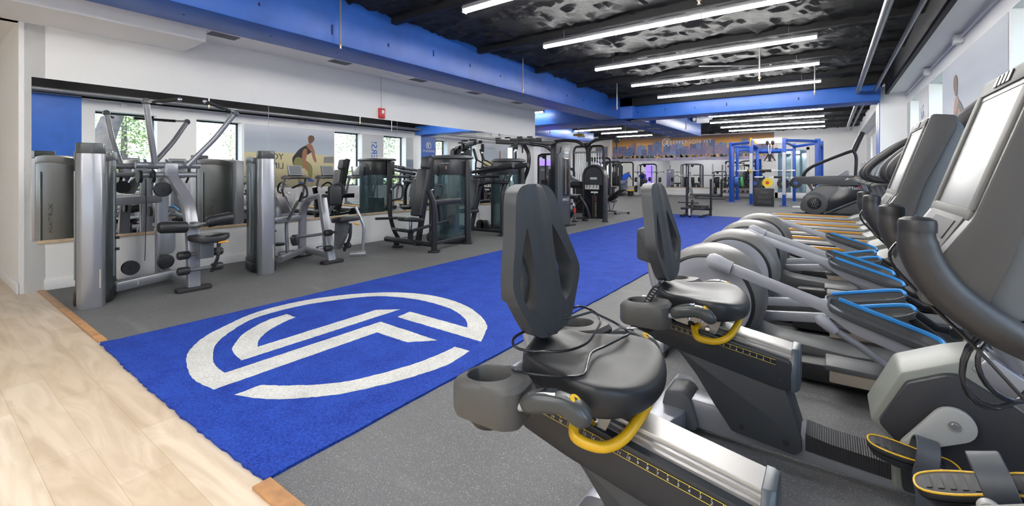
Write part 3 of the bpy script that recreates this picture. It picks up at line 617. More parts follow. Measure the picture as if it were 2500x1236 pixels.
    B().prism(f2([(.41, .60), (.466, .652), (.545, .59), (.69, .43), (.66, .38)], .01, 2), 'y', -.121, .121).put('shoulder_panel', steel, t, bev=.006)
    for s in (-1, 1):
        a = math.radians(222 if s < 0 else 42+90-20); px, pz = .36+.17*math.cos(a), .405+.17*math.sin(a)
        px, pz = {(1, 1): (.300, .525), (1, -1): (.42, .285), (0, -1): (.237, .29), (0, 1): (.483, .52)}[(first, s)]
        dx, dz = px-.36, pz-.405; L = math.hypot(dx, dz); ux, uz = dx/L, dz/L; nx, nz = -uz, ux
        bx = caps((.36, .405), .060, (px, pz), .021)
        ck = B().prism(bx, 'y', s*.158, s*.183).put('crank', pm('crank_plastic', (.38, .38, .36), .35), t, bev=.005)
        B().lathe([(.001, s*.004), (.010, s*.004), (.012, s*.0), (.018, s*.001), (.018, -s*.004)], (.36, s*.187, .405), 'y', 20).put('crank_bolt', alum, ck)
        # pedal
        tilt = .10 if s < 0 else -.35; cy = s*.255; b = B()
        outl = c2([(-.125, 0), (-.11, .04), (-.05, .055), (.04, .045), (.10, .05), (.125, .02), (.125, -.02), (.10, -.05), (.04, -.045), (-.05, -.055), (-.11, -.04)], 3)
        M = Matrix.Translation((px, cy, pz)) @ Matrix.Rotation(tilt, 4, 'Y')
        pd = B().prism(outl, 'z', -.006, .012).xf(M).put('pedal', rub, t, bev=.004)
        B().loft([[V((x*k, y*k*1.0, z)) for x, y in outl] for z, k in ((-.008, .99), (-.03, .86), (-.045, .5))]).xf(M).put('pedal_body', blk, pd)
        hoop = [V((x*.985, y*.97, .012)) for x, y in outl]; B().tube(hoop, .003, 6, closed=True).xf(M).put('pedal_trim', yel, pd)
        b = B()
        for i in range(9): b.box((-.095+i*.023, 0, .0135), (.012, .075-.02*abs(i-4)/4, .002))
        b.xf(M).put('tread_ribs', rub, pd)
        st = crv([(.03, -.058, -.012), (.032, -.062, .02), (.034, -.045, .055), (.035, 0, .078), (.035, .045, .060), (.033, .062, .02), (.03, .060, -.03), (.045, .068, -.10) if s < 0 else (.03, .060, -.02), (.05, .066, -.20) if s < 0 else (.03, .058, -.03)], 5)
        st = [V((p.x, -p.y, p.z)) for p in st] if s < 0 else st
        B().sweep(st, rr(.005, .062, .002, 1), up=(1, 0, 0)).xf(M).put('pedal_strap', pm('strap_rubber', (.06, .065, .075), .45), pd)
        B().cyl((px, s*.18, pz), (px, s*.21, pz), .008, n=8).put('pedal_axle', chrome, pd)
    # --- mast, console, handlebars
    B().sweep(crv([(.56, 0, .60), (.50, 0, .75), (.42, 0, .95), (.40, 0, 1.12), (.41, 0, 1.32)], 5), rr(.13, .085, .035), up=(1, 0, 0)).put('mast', steel, t)
    csd = f2([(.300, 1.518), (.367, 1.508), (.362, 1.46), (.281, 1.26), (.250, 1.14), (.215, 1.045), (.135, 1.062), (.140, 1.11), (.208, 1.225)], .012, 3)
    cs = B().prism(csd, 'y', -.195, .195).put('console', pm('console_plastic', (.055, .055, .057), .38, bump=(420, .1, .0005)), t, bev=.018, seg=3)
    B().prism(f2([(.335, 1.500), (.375, 1.492), (.392, 1.45), (.343, 1.26), (.305, 1.12), (.27, 1.04), (.20, 1.05), (.25, 1.25)], .02, 3), 'y', -.178, .178).put('console_back', pm('console_back', (.11, .13, .15), .33, .3), cs, bev=.022, seg=3)
    B().prism(f2([(.36, 1.46), (.405, 1.45), (.428, 1.40), (.40, 1.25), (.36, 1.10), (.30, 1.03), (.25, 1.1)], .02, 3), 'y', -.115, .115).put('console_bulge', MC['console_back'], cs, bev=.03, seg=3)
    # face frame on the sloping front
    e1 = V((.092, 0, .293)).normalized(); nf = V((-e1.z, 0, e1.x)); o1 = V((.212, 0, 1.228))
    F4 = Matrix(((0, e1.x, nf.x, o1.x), (-1, 0, 0, 0), (0, e1.z, nf.z, o1.z), (0, 0, 0, 1)))
    fr = B()
    for a, b2_ in (((-.178, .0, 0), (-.148, .28, .008)), ((.148, .0, 0), (.178, .28, .008)), ((-.178, .255, 0), (.178, .288, .008)), ((-.178, -.015, 0), (.178, .008, .008))): fr.b2(a, b2_)
    fr.xf(F4).put('screen_bezel', pm('bezel_silver', (.13, .13, .125), .6), cs, bev=.003)
    B().b2((-.15, .006, .0005), (.15, .257, .002)).xf(F4).put('screen', screenm, cs)
    B().b2((-.145, .245, .0025), (.145, .255, .004)).xf(F4).put('screen_edge', blk, cs)
    vm = B()
    for i in range(4): vm.b2((-.05+i*.027, .262, .009), (-.032+i*.027, .285, .011))
    vm.xf(F4).put('vent_slots', blk, cs)
    e2 = V((.068, 0, .125)).normalized(); nf2 = V((-e2.z, 0, e2.x)); o2 = V((.142, 0, 1.105))
    F5 = Matrix(((0, e2.x, nf2.x, o2.x), (-1, 0, 0, 0), (0, e2.z, nf2.z, o2.z), (0, 0, 0, 1)))
    kp = B().b2((-.15, .0, 0), (.15, .130, .003)).xf(F5).put('keypad_panel', pm('keypad_grey', (.10, .10, .10), .6), cs, bev=.001)
    B().b2((-.06, .078, .003), (.12, .118, .005)).xf(F5).put('dock_recess', rub, kp)
    B().b2((-.03, .03, .003), (.045, .068, .0045)).xf(F5).put('lcd_display', pm('lcd_grey', (.22, .235, .22), .5), kp)
    k = B()
    for i in range(5):
        for j in range(2): k.b2((-.06+i*.024, .004+j*.012, .003), (-.042+i*.024, .012+j*.012, .005))
    k.xf(F5).put('keys', whitep, kp)
    for i in (0, 1): B().b2((.075+i*.02, .03, .003), (.088+i*.02, .066, .005)).xf(F5).put('quick_key', [whitep, orange][i], kp, bev=.001)
    # handlebars
    for s in (-1, 1):
        P_ = crv([(.131, s*.205, 1.208), (.130, s*.205, 1.18), (.138, s*.205, 1.145), (.156, s*.203, 1.108), (.182, s*.20, 1.075), (.217, s*.198, 1.045), (.255, s*.185, 1.020), (.32, s*.13, .985), (.43, s*.03, .95)], 4)
        hb = B().tube(P_, [.0255, .026, .0265, .027, .028]+[.030]*(len(P_)-17)+[.030-.0003*i for i in range(12)], 24).put('handlebar', pm('foam_grip', (.028, .028, .03), .42, bump=(500, .2, .0006)), t)
        B().lathe([(.0278, -.014), (.0280, .002), (.0262, .008), (.018, .0125), (.004, .014), (.003, .0165), (.001, .017)], n=24).xf(Matrix.Translation((.131, s*.205, 1.208))).put('end_cap', blk, hb)
    B().box((.37, -.135, .885), (.09, .05, .11), ry=.25).put('accessory_holder', blkg, t, bev=.01)
    # cable from the dock
    B().tube(crv([(.17, -.05, 1.175), (.13, -.08, 1.17), (.10, -.12, 1.13), (.14, -.16, 1.07), (.22, -.17, .98), (.34, -.14, .82), (.45, -.15, .68)], 6), .0035, 6).put('headphone_cable', blkg, t)
    if decal: words('MATRIX', .055, frame_m((.66, -.1535, .22), (1, 0, -.0), (0, 0, 1)), paint, t, 'side_lettering', .0005, space=1.5)
    return t
b1 = bike('recumbent bike nearest the camera with black cable coiled on its seat', 'recumbent bikes', (0, 1.30, 0), -.02, 1)
b2 = bike('second recumbent bike, behind the nearest one, with a strap in its cup holder', 'recumbent bikes', (0, 2.37, 0), .07, 0)
# loose power cable lying on the near seat
cb = [(-.70, 1.47, .80), (-.62, 1.50, .765), (-.57, 1.49, .745), (-.58, 1.44, .738), (-.60, 1.36, .733), (-.61, 1.28, .735), (-.585, 1.20, .738), (-.56, 1.12, .738), (-.60, 1.075, .738), (-.67, 1.055, .732), (-.745, 1.06, .722), (-.79, 1.09, .705)]
tagit(B().tube(crv(cb, 8), .0042, 8).put('power_cable', blkg), 'thin black cable running over the seat edge of the nearest bike', 'cable', 'cables on the nearest bike')
cb = [(-.79, 1.42, .79), (-.77, 1.50, .80), (-.73, 1.55, .775), (-.69, 1.52, .755), (-.67, 1.44, .745), (-.655, 1.34, .738), (-.67, 1.24, .742), (-.72, 1.16, .752), (-.78, 1.12, .76), (-.81, 1.13, .775), (-.81, 1.18, .785), (-.79, 1.28, .785), (-.76, 1.38, .785), (-.70, 1.47, .80)]
tagit(B().tube(crv(cb, 8), .0042, 8).put('power_cable', blkg), 'coiled black cable loop behind the seat of the nearest bike', 'cable', 'cables on the nearest bike')
cb = [(.53, 1.28, .80)]
for i in range(46):
    a = i*.42; cb.append((.545+.01*math.sin(a*.37), 1.68+.085*math.cos(a)*(1+.10*math.sin(i*.3)), .84+.105*math.sin(a)))
# (coil hangs on the mast of the second bike)
cc_ = [V((.365, 1.66, .80))+V((.81, .585, 0))*(.088*math.cos(i*.3)*(1+.30*math.sin(i*.11))+.02*math.sin(i*.2))+V((0, 0, 1))*(.10*math.sin(i*.3)*(1+.22*math.cos(i*.09)))+V((-.58, .81, 0))*.015*math.sin(i*.14) for i in range(64)]
tagit(B().tube(cc_, .006, 8).put('coiled_cable', blkg), 'coil of black power cable hanging behind the handlebar of the nearest bike', 'cable')
# strap in cup holder
b = B().prism(f2([(-.79, .64), (-.765, .64), (-.70, .755), (-.695, .775), (-.715, .775), (-.73, .755)], .005), 'y', 2.07, 2.10)
s_ = b.put('rubber_strap', rub); tagit(s_, 'black perforated pedal strap standing in the cup holder of the second bike', 'strap'); s_.location.x = .045
q = B()
for i in range(6): q.box((-.745+i*.0085, 2.068, .70+i*.0125), (.014, .002, .004), ry=.2)
q.put('strap_slots', lgrey, s_)
# yellow note taped on the second console
n_ = B(); n_.add([(.434, 2.36, 1.45), (.430, 2.27, 1.45), (.432, 2.27, 1.335), (.440, 2.36, 1.335), (.436, 2.36, 1.45), (.432, 2.27, 1.45), (.434, 2.27, 1.335), (.442, 2.36, 1.335)], [(0, 1, 2, 3), (7, 6, 5, 4), (0, 4, 5, 1), (1, 5, 6, 2), (2, 6, 7, 3), (3, 7, 4, 0)])
nt_ = n_.put('sticky_note', pm('yellow_note', (.75, .78, .06), .6)); tagit(nt_, 'yellow handwritten note taped to the back of the second bike console', 'note')
# ================================================================ ellipticals
grip = MC['foam_grip']
drumm = pm('drum_shell', (.155, .150, .143), .36, bump=(300, .08, .0005)); discm = pm('drum_disc', (.33, .34, .38), .38)
def elliptical(label, loc, s0, far_arm=True):
    """s0=-1: near pedal (towards -y) is raised"""
    t = thing('elliptical_trainer', label, 'elliptical trainer', loc, 0, 'elliptical trainers'); cx, cz = -.72, .41
    d = B().lathe([(.29, -.20), (.315, -.205), (.345, -.17), (.362, -.10), (.366, 0), (.362, .10), (.345, .17), (.315, .205), (.29, .20)], (cx, 0, cz), 'y', 48).put('drum', drumm, t)
    B().lathe([(.315, -.207), (.300, -.212), (.292, -.200)], (cx, 0, cz), 'y', 48).put('drum_seal', blk, d)
    B().lathe([(.315, .207), (.300, .212), (.292, .200)], (cx, 0, cz), 'y', 48).put('drum_seal', blk, d)
    for s in (-1, 1):
        B().lathe([(.296, s*.198), (.29, s*.214), (.22, s*.219), (.205, s*.212), (.001, s*.212)], (cx, 0, cz), 'y', 48).put('drum_disc', discm, d)
    B().prism(f2([(-1.00, .03), (-1.00, .12), (-.98, .20), (-.42, .24), (-.30, .20), (.10, .17), (.75, .20), (1.0, .30), (1.05, .03)], .03, 3), 'y', -.13, .13).put('base_cover', gplas, t, bev=.02)
    B().box((-.05, 0, .035), (1.9, .16, .05)).put('base_frame', blkf, t, bev=.006)
    for x in (-.99, 1.0):
        B().box((x, 0, .07), (.09, .86, .09)).put('stabilizer', steel, t, bev=.02)
        for s in (-1, 1): B().box((x, s*.38, .018), (.1, .1, .036)).put('foot', rub, t, bev=.006)
    B().prism(f2([(-.25, .03), (-.25, .13), (.30, .15), (.30, .03)], .01), 'y', -.30, .30).put('step_platform', blk, t, bev=.01)
    for s in (-1, 1):
        B().prism(f2([(-.02, .185), (-.02, .215), (.42, .215), (.44, .19)], .01), 'y', s*.30, s*.50).put('step_pad', gplas, t, bev=.006)
        B().prism(f2([(.0, .115), (.0, .185), (.42, .185), (.42, .12)], .01), 'y', s*.30, s*.49).put('step_box', pm('beige_plastic', (.38, .33, .27), .4), t, bev=.006)
    for s in (-1, 1):
        hi = (s == s0); yk = s*.30
        A = V((-.65, yk*1.0, .70)) if hi else V((-.78, yk, .17)); P1 = V((0, yk, .49)) if hi else V((.0, yk, .27)); P2 = V((.49, yk, .325)) if hi else V((.46, yk, .37))
        dr_ = (P1-A).normalized()
        ar = B().sweep([A+dr_*.06, P1-dr_*.03, P1+(P2-P1)*.25+V((0, 0, -.055)), P1+(P2-P1)*.8+V((0, 0, -.055))], rr(.032, .070, .008, 2)).put('pedal_arm', pm('arm_silver', (.40, .41, .45), .38, .2), t)
        B().tube([A-dr_*.045, A-dr_*.035, A-dr_*.01, A+dr_*.03, A+dr_*.08, A+dr_*.12], [.012, .038, .054, .054, .046, .045], 16).put('arm_boot', lgrey, ar)
        B().cyl((A.x, s*.205, A.z), (A.x, yk, A.z), .03).put('crank_pin', steel, ar)
        # foot tray
        ex_ = (P2-P1).normalized(); up = V((0, 0, 1)); nz = (up-ex_*ex_.dot(up)).normalized(); L = (P2-P1).length
        M = Matrix(((ex_.x, 0, nz.x, P1.x), (0, 1, 0, yk*.97), (ex_.z, 0, nz.z, P1.z), (0, 0, 0, 1)))
        def tr(k, z, zl=0):
            o = f2([(-.02, -.06), (.03, -.085), (L-.06, -.085), (L+.01, -.04), (L+.01, .04), (L-.06, .085), (.03, .085), (-.02, .06)], .035, 3); c_ = V((L/2, 0))
            return [V((c_.x+(x-c_.x)*k, y*(k if k < 1 else 1), (z if z < .02 else z*(.40+.60*(y+.085)/.17)+.012*max(0, (x-L*.7)/(L*.3))))) for x, y in o]
        def tr2(k, z): return [V((L/2+(p.x-L/2)*k, p.y*k, z+.018*(x_ > L*.8)*1.0)) for p in tr(1, 0) for x_ in (p.x,)]
        ft = B().loft([tr(.80, -.012), tr(.93, -.006), tr(1, .035), tr(1.005, .052), tr(.965, .052), tr(.93, .012), tr(.6, .008)], cap=True).xf(M).put('foot_tray', gplas, t)
        b = B()
        for i in range(5): b.box((L*.45, -.045+i*.0225, .010), (L*.62, .006, .003))
        b.xf(M).put('tray_ribs', pm('tray_grey', (.10, .10, .107), .5), ft)
        # blue rim strip on the far-side edge and the toe
        inn = -1 if s > 0 else 1
        inn = 1
        rm = [(.03, .082, .054), (L-.07, .082, .060), (L-.01, .055, .060), (L+.004, 0, .050), (L+.002, -.03, .040)]
        B().sweep(fil(rm, .03, 3), rr(.020, .024, .005, 1)).xf(M).put('tray_rim', cyanb, ft)
        # link to the moving arm
        B().sweep([P2+V((-.03, 0, -.02)), V((.62, yk, .20)), V((.72, yk, .19))], rr(.04, .05, .012, 2)).put('link', blkf, t)
        B().cyl((.72, yk-.03, .19), (.72, yk+.03, .19), .04).put('link_pivot', blk, t)
        B().tube([(.72, yk, .19), (.80, yk, .55), (.86, yk*.95, .95)], .022, 10).put('lower_arm', steel, t)
        if hi and far_arm: Q = crv([(.98, yk*.85, 1.05), (.90, yk*.95, 1.20), (.84, yk*.95, 1.36), (.86, yk*.95, 1.50), (.96, yk*.95, 1.68)], 9)
        elif hi: Q = crv([(.98, yk*.85, 1.05), (.86, yk*.95, 1.14), (.66, yk*.95, 1.18), (.48, yk*.95, 1.22), (.37, yk*.95, 1.29), (.385, yk*.95, 1.37), (.46, yk*.95, 1.45), (.59, yk*.95, 1.59), (.72, yk*.97, 1.72)], 6)
        elif s0 > -2: Q = crv([(.98, yk*.85, 1.22), (.75, yk*.95, 1.235), (.56, yk*.95, 1.228), (.42, yk*.95, 1.235), (.35, yk*.95, 1.275), (.345, yk*.95, 1.34), (.40, yk*.95, 1.415), (.50, yk*.95, 1.505), (.62, yk*.95, 1.60), (.78, yk*.97, 1.69)], 6)
        B().tube(Q, [.028]*6+[.028+(.006 if not hi else .018)*min(1, i/(20 if not hi else 22)) for i in range(len(Q)-8)]+[.032, .016], 14).put('moving_arm', grip, t)
    B().tube([(-.06, -.36, .45), (-.04, -.36, .43), (.0, -.36, .395), (.03, -.36, .37)], [.02, .036, .032, .026], 14).put('roller_boot', lgrey, t) if s0 < 0 else None
    if s0 < 0: B().tube([(.0, -.36, .395), (.13, -.36, .32), (.30, -.36, .20), (.36, -.34, .14)], .019, 12).put('roller_arm', pm('arm_grey', (.22, .23, .26), .35), t)
    B().prism(f2([(.78, .20), (.82, .9), (.86, 1.3), (.98, 1.3), (1.05, .8), (1.08, .2)], .03, 3), 'y', -.09, .09).put('tower', steeld, t, bev=.025)
    cs = B().prism(f2([(.70, 1.30), (.80, 1.72), (.90, 1.74), (.98, 1.55), (.93, 1.25), (.78, 1.22)], .02, 3), 'y', -.21, .21).put('console', steeld, t, bev=.025)
    B().box((.752, 0, 1.54), (.012, .30, .26), ry=.235).put('screen', scrdark, cs)
    B().tube(crv([(.80, -.20, 1.22), (.66, -.22, 1.26), (.60, -.12, 1.30), (.66, 0, 1.26)], 5), .018, 10).put('fixed_handle', blk, t)
    B().prism(f2([(.66, 1.20), (.64, 1.25), (.72, 1.30), (.84, 1.28), (.84, 1.18)], .02), 'y', -.16, .16).put('bottle_tray', gplas, t, bev=.012)
    return t
elliptical('elliptical trainer nearest the recumbent bikes, near pedal raised', (0, 3.58, 0), -1, False)
E2 = elliptical('second elliptical trainer from the recumbent bikes, near pedal lowered', (0, 4.63, 0), 1)
elliptical('third elliptical trainer from the recumbent bikes, near pedal raised', (-.02, 5.68, 0), -1)
dup(E2, (-.03, 6.72, 0), 0, 'elliptical trainer next to the row of treadmills')
# ================================================================ treadmills
def treadmill(label, loc):
    t = thing('treadmill', label, 'treadmill', loc, 0, 'treadmills'); beltm = pm('treadmill_belt', (.07, .07, .072), .55)
    B().b2((-1.16, -.265, .12), (.62, .265, .142)).put('belt', beltm, t, bev=.006)
    B().b2((-1.20, -.30, .04), (.6, .30, .12)).put('deck', blk, t, bev=.01)
    for s in (-1, 1):
        rl = B().prism(f2([(-1.25, .06), (-1.24, .15), (-1.20, .178), (.55, .178), (.62, .06)], .02, 3), 'y', s*.27, s*.385).put('side_rail', pm('rail_light_grey', (.36, .36, .35), .35), t, bev=.01)
        B().b2((-1.12, s*.264, .152), (.50, s*.272, .179)).put('orange_strip', orange, rl)
        B().b2((-1.18, s*.384, .07), (.55, s*.39, .14)).put('rail_skirt', blk, rl)
        B().box((-1.0, s*.33, .03), (.12, .06, .06)).put('foot', rub, t)
    B().cyl((-1.18, -.27, .11), (-1.18, .27, .11), .045).put('rear_roller', blk, t)
    hd = [(.50, .06), (.50, .165), (.56, .20), (.68, .26), (.85, .31), (1.02, .30), (1.08, .20), (1.08, .06)]
    h = B()
    R = [[V((x, y*(1 if x > .8 else 1), .05+(z-.05)*(1-.18*(abs(y)/.39)**2))) for x, z in f2(hd, .03, 3)] for y in (-.39, -.37, -.3, -.2, -.1, 0, .1, .2, .3, .37, .39)]
    h.loft(R); h.put('motor_hood', warmg, t)
    for s in (-1, 1):
        B().sweep(crv([(1.02, s*.36, .10), (.95, s*.37, .6), (.80, s*.37, 1.05), (.76, s*.36, 1.16)], 5), rr(.05, .10, .02, 2), up=(1, 0, 0)).put('upright', steeld, t)
        B().sweep(crv([(.86, s*.36, 1.17), (.60, s*.37, 1.165), (.52, s*.365, 1.155), (.46, s*.36, 1.13)], 4), rr(.06, .05, .02, 2)).put('arm_rest', gplas, t)
    B().tube(crv([(.60, -.30, 1.16), (.52, -.15, 1.17), (.50, 0, 1.175), (.52, .15, 1.17), (.60, .30, 1.16)], 5), .017, 10).put('front_bar', grip, t)
    B().prism(f2([(.62, 1.13), (.60, 1.18), (.80, 1.26), (.98, 1.20), (.96, 1.12)], .02), 'y', -.39, .39).put('dash', gplas, t, bev=.015)
    for s in (-1, 1): B().lathe([(.02, 0), (.02, .015), (.001, .016)], (.68, s*.2, 1.215)).put('stop_button', orange, t)
    cs = B().prism(f2([(.70, 1.26), (.82, 1.60), (.87, 1.59), (.80, 1.25)], .01), 'y', -.24, .24).put('console', pm('console_silver', (.20, .21, .23), .35, .3), t, bev=.012)
    B().box((.757, 0, 1.435), (.008, .42, .30), ry=.335).put('screen', pm('console_screen', (.16, .17, .18), .1), cs)
    return t
TY = [8.0, 9.22, 10.48, 11.75, 12.95, 14.35]; TL = ['treadmill next to the ellipticals, nearest of the row', 'second treadmill of the row from the ellipticals', 'third treadmill of the row from the ellipticals', 'fourth treadmill of the row from the ellipticals', 'fifth treadmill of the row from the ellipticals', 'farthest treadmill of the row, near the wall pillar']
t0_ = treadmill(TL[0], (0, TY[0], 0))
for i in range(1, 6): dup(t0_, (-.0 if i < 5 else -.12, TY[i], 0), 0, TL[i])
# ================================================================ stair climber
def climber():
    t = thing('stair_climber', 'large black stair climbing machine with a round hub beyond the treadmills', 'stair climber', (0, 17.75, 0))
    bd = f2([(-.78, .10), (-.80, .30), (-.62, .62), (-.30, .95), (1.05, 1.00), (1.20, .85), (1.15, .05), (-.55, .03)], .08, 4)
    B().prism(bd, 'y', -.30, .30).put('body', pm('climber_grey', (.12, .123, .126), .4), t, bev=.04)
    B().prism(f2([(-.12, .10), (-.02, .50), (.30, .86), (.60, .955), (1.02, .93), (1.10, .80), (1.05, .62), (.10, .08)], .06, 4), 'y', -.325, -.295).put('side_panel', pm('climber_black', (.016, .018, .024), .22), t, bev=.008)
    hb = B().lathe([(.36, .0), (.36, -.05), (.33, -.075), (.22, -.08), (.20, -.09), (.001, -.10)], (-.40, -.30, .345), 'y', 36).put('hub', pm('climber_grey2', (.11, .115, .115), .4), t)
    B().lathe([(.20, -.085), (.19, -.105), (.001, -.115)], (-.40, -.30, .345), 'y', 28).put('hub_cap', blkg, hb)
    for i in range(14): a, r_ = i*2.4, .022*math.sqrt(i)+.01; B().box((-.40+r_*math.cos(a)*1.0+.01, -.417, .345+r_*math.sin(a)*1.5), (.022, .004, .012), ry=-.7).put('hub_marks', paint, hb)
    B().sweep([(-.15, -.345, .02), (1.05, -.345, .66)], rr(.03, .05, .01, 1)).put('side_strut', steeld, t)
    for s in (-1, 1):
        B().prism(f2([(-.99, 1.16), (-.93, 1.215), (.45, 1.25), (1.12, 1.24), (1.15, .94), (.30, .95), (-.74, .97), (-.86, 1.03)], .04, 3), 'y', s*.33, s*.44).put('side_arm', gplas, t, bev=.02)
        B().tube([(-.62, s*.38, 1.06), (-.45, s*.30, .75)], .03, 10).put('arm_strut', steeld, t)
        B().tube(crv([(-.72, s*.38, 1.20), (-.66, s*.38, 1.36), (-.46, s*.38, 1.55), (.0, s*.36, 1.78), (.45, s*.34, 1.98), (.60, s*.30, 2.03)], 5), .04, 10).put('hand_rail', blkf, t)
        B().tube([(.62, s*.28, 2.02), (.74, s*.28, 2.35), (.84, s*.28, 2.60)], [.075, .075, .07], 14).put('upper_grip', blkf, t)
    B().tube(crv([(.60, -.3, 2.03), (.66, -.3, 1.9), (.68, -.3, 1.7), (.66, -.3, 1.24)], 5), .045, 10).put('console_post', blkf, t)
    B().prism(f2([(.20, 1.24), (.42, 1.42), (.50, 1.40), (.50, 1.22)], .01), 'y', -.28, .28).put('console', lgrey, t, bev=.01)
    B().b2((-1.02, -.25, .17), (-.78, .25, .20)).put('step', alum, t); B().b2((.9, -.33, .02), (1.2, -.30, .9)).put('front_cover', blk, t)
    words('StairMaster', .15, frame_m((.56, -.332, .86), (1, 0, 0), (0, 0, 1)), paint, t, 'side_lettering', .001)
    B().box((.80, -.335, .90), (.16, .01, .09), ry=.5).put('red_tag', redp, t)
    B().box((-.3, 0, .02), (.7, .5, .04)).put('foot', rub, t)
    return t
climber()
# ================================================================ machines along the mirror wall (built in room coordinates, stored from their base)
class T:
    """a thing at loc; its parts are given in room coordinates"""
    def __init__(s, name, label, cat, loc, group=None): s.e = thing(name, label, cat, (*loc, 0), 0, group); s.M = Matrix.Translation((-loc[0], -loc[1], 0))
    def put(s, b, nm, m, par=None, **k): return b.xf(s.M).put(nm, m, par or s.e, **k)
    def words(s, txt, size, M, mat, par=None, nm='lettering', depth=.001): return words(txt, size, s.M @ M, mat, par or s.e, nm, depth)
shr = pm('slate_shroud', (.045, .055, .06), .35, .1, var=(1.5, .1))
capm = pm('cap_grey', (.075, .08, .085), .3)
def tower(t, c, ang, L=.98, h=1.50, text=False):
    """slab shaped weight tower: silver column at the aisle end, curved shrouds on both faces"""
    M = Matrix.Translation((c[0], c[1], 0)) @ Matrix.Rotation(ang, 4, 'Z')
    prof = f2([(L/2-.10, .10), (L/2-.03, .085), (L/2, .03), (L/2, -.06), (L/2-.04, -.10), (L/2-.16, -.10), (L/2-.16, .10)], .012, 2)
    t.put(B().prism(prof, 'z', .0, h).xf(M), 'front_column', steel, bev=.004)
    t.put(B().prism([(a*1.0+.004, b_*1.04) for a, b_ in prof], 'z', h, h+.10).xf(M), 'column_cap', capm, bev=.014)
    rc = f2([(-L/2, -.07), (-L/2, .07), (-L/2+.1, .09), (-L/2+.1, -.09)], .02); t.put(B().prism(rc, 'z', .0, h).xf(M), 'rear_column', steel, bev=.004)
    bow = lambda s, w: c2([(-L/2+.06, s*.05), (-L/2+.12, s*(w-.03)), (-.1, s*w), (L/2-.25, s*(w-.02)), (L/2-.17, s*.08), (L/2-.17, s*.04), (-.1, s*.04)], 4)
    for s in (-1, 1):
        z = lambda x: h-.10+.06*(1-(2*x/L)**2)
        o = bow(s, .150); t.put(B().loft([[V((x, y, .03)) for x, y in o], [V((x, y, z(x))) for x, y in o]]).xf(M), 'shroud', shr, bev=.01)
        o = bow(s, .163); t.put(B().loft([[V((x, y, 0)) for x, y in o], [V((x, y, .12)) for x, y in o]]).xf(M), 'shroud_foot', blk, bev=.01)
        o = bow(s, .158); t.put(B().loft([[V((x, y, z(x)-.01)) for x, y in o], [V((x, y, z(x)+.075)) for x, y in o]]).xf(M), 'shroud_cap', capm, bev=.012)
        t.put(B().box((.12, s*.147, .78), (.03, .012, 1.1)).xf(M), 'guide_slot', pm('slot_grey', (.22, .27, .28), .25), bev=.003)
    for z in (.62, .50): t.put(B().cyl((.02, .14, z), (.02, .185, z), .014).xf(M), 'adjust_knob', blk); 
    pm('label_white', (.55, .54, .50), .5); t.put(B().box((L/2-.022, .062, .28), (.003, .03, .18), rz=-.30).xf(M), 'warning_label', pm('label_beige', (.42, .40, .34), .5))
    if text: t.words('MATRIX', .10, M @ frame_m((-.10, -.152, .75), (0, 0, 1), (1, 0, 0)), pm('dark_lettering', (.02, .025, .03), .4))
def disc(t, c, ax, r, w, nm='pulley', m=None):
    t.put(B().lathe([(r*.2, -w/2), (r, -w/2), (r*1.0, -w/4), (r*.88, 0), (r, w/4), (r, w/2), (r*.2, w/2), (r*.12, w/2+.006), (.001, w/2+.006)], c, ax, 20), nm, m or blk)
def bar(t, pts, w, h, m, nm='frame_tube', r=.05, up=(0, 0, 1), rc=.012): t.put(B().sweep(fil(pts, r, 4), rr(w, h, rc, 2), up=up), nm, m)
def tub(t, pts, r, m, nm='tube', fr=.05, n=10): t.put(B().tube(fil(pts, fr, 4), r, n), nm, m)
def pad(t, c, d, nm='pad', m=None, rz=0, ry=0, rx=0, bev=.03): t.put(B().box(c, d, rz, ry, rx), nm, m or vinyl, bev=bev, seg=3)
# --- lat pulldown
t = T('lat_pulldown_machine', 'silver lat pulldown machine with tall curved arms beside the entry corner', 'weight machine', (-6.1, 1.6))
tower(t, (-6.25, 1.215), -math.radians(16), 1.0, 1.50, True)
bar(t, [(-6.15, 1.33, .10), (-6.42, 1.93, .10)], .09, .10, steel, 'lower_beam'); bar(t, [(-6.85, 1.93, .085), (-5.78, 1.93, .085)], .08, .09, steel, 'lower_beam')
t.put(B().box((-6.22, 1.49, .10), (.002, .14, .04), rz=-.4), 'maker_label', MC['label_white'])
bar(t, [(-6.4, 1.33, .99), (-6.79, 1.93, .99)], .07, .09, steel, 'upper_beam')
bar(t, [(-6.79, 1.93, .03), (-6.79, 1.93, 1.25)], .10, .12, steel, 'rear_column', up=(0, 1, 0))
t.put(B().prism(f2([(1.86, .30), (1.86, .62), (2.04, .62), (2.04, .30)], .08, 5), 'x', -6.70, -6.68), 'cover_plate', steel, bev=.004)
t.put(B().cyl((-6.69, 1.93, .22), (-6.62, 1.93, .22), .085, n=28), 'lower_pulley', blk, bev=.01)
disc(t, (-6.35, 1.52, .25), 'x', .08, .05, 'base_pulley')
bar(t, [(-5.78, 1.93, .03), (-5.80, 1.93, .62), (-5.93, 1.93, .98), (-6.45, 1.93, 1.26), (-6.72, 1.93, 1.33)], .085, .125, steel, 'main_column', .18, (0, 1, 0), .02)
for x, n_ in ((-5.77, 'front'), (-6.85, 'rear')): t.put(B().prism(f2([(x-.07, 1.76), (x-.07, 2.10), (x+.07, 2.10), (x+.07, 1.76)], .05), 'z', 0, .045), 'foot_plate', rub, bev=.01)
tub(t, [(-6.50, 1.60, 1.405), (-6.50, 2.24, 1.405)], .038, steel, 'pivot_tube'); tub(t, [(-6.50, 1.66, 1.29), (-6.50, 2.2, 1.29)], .034, steel, 'lower_pivot')
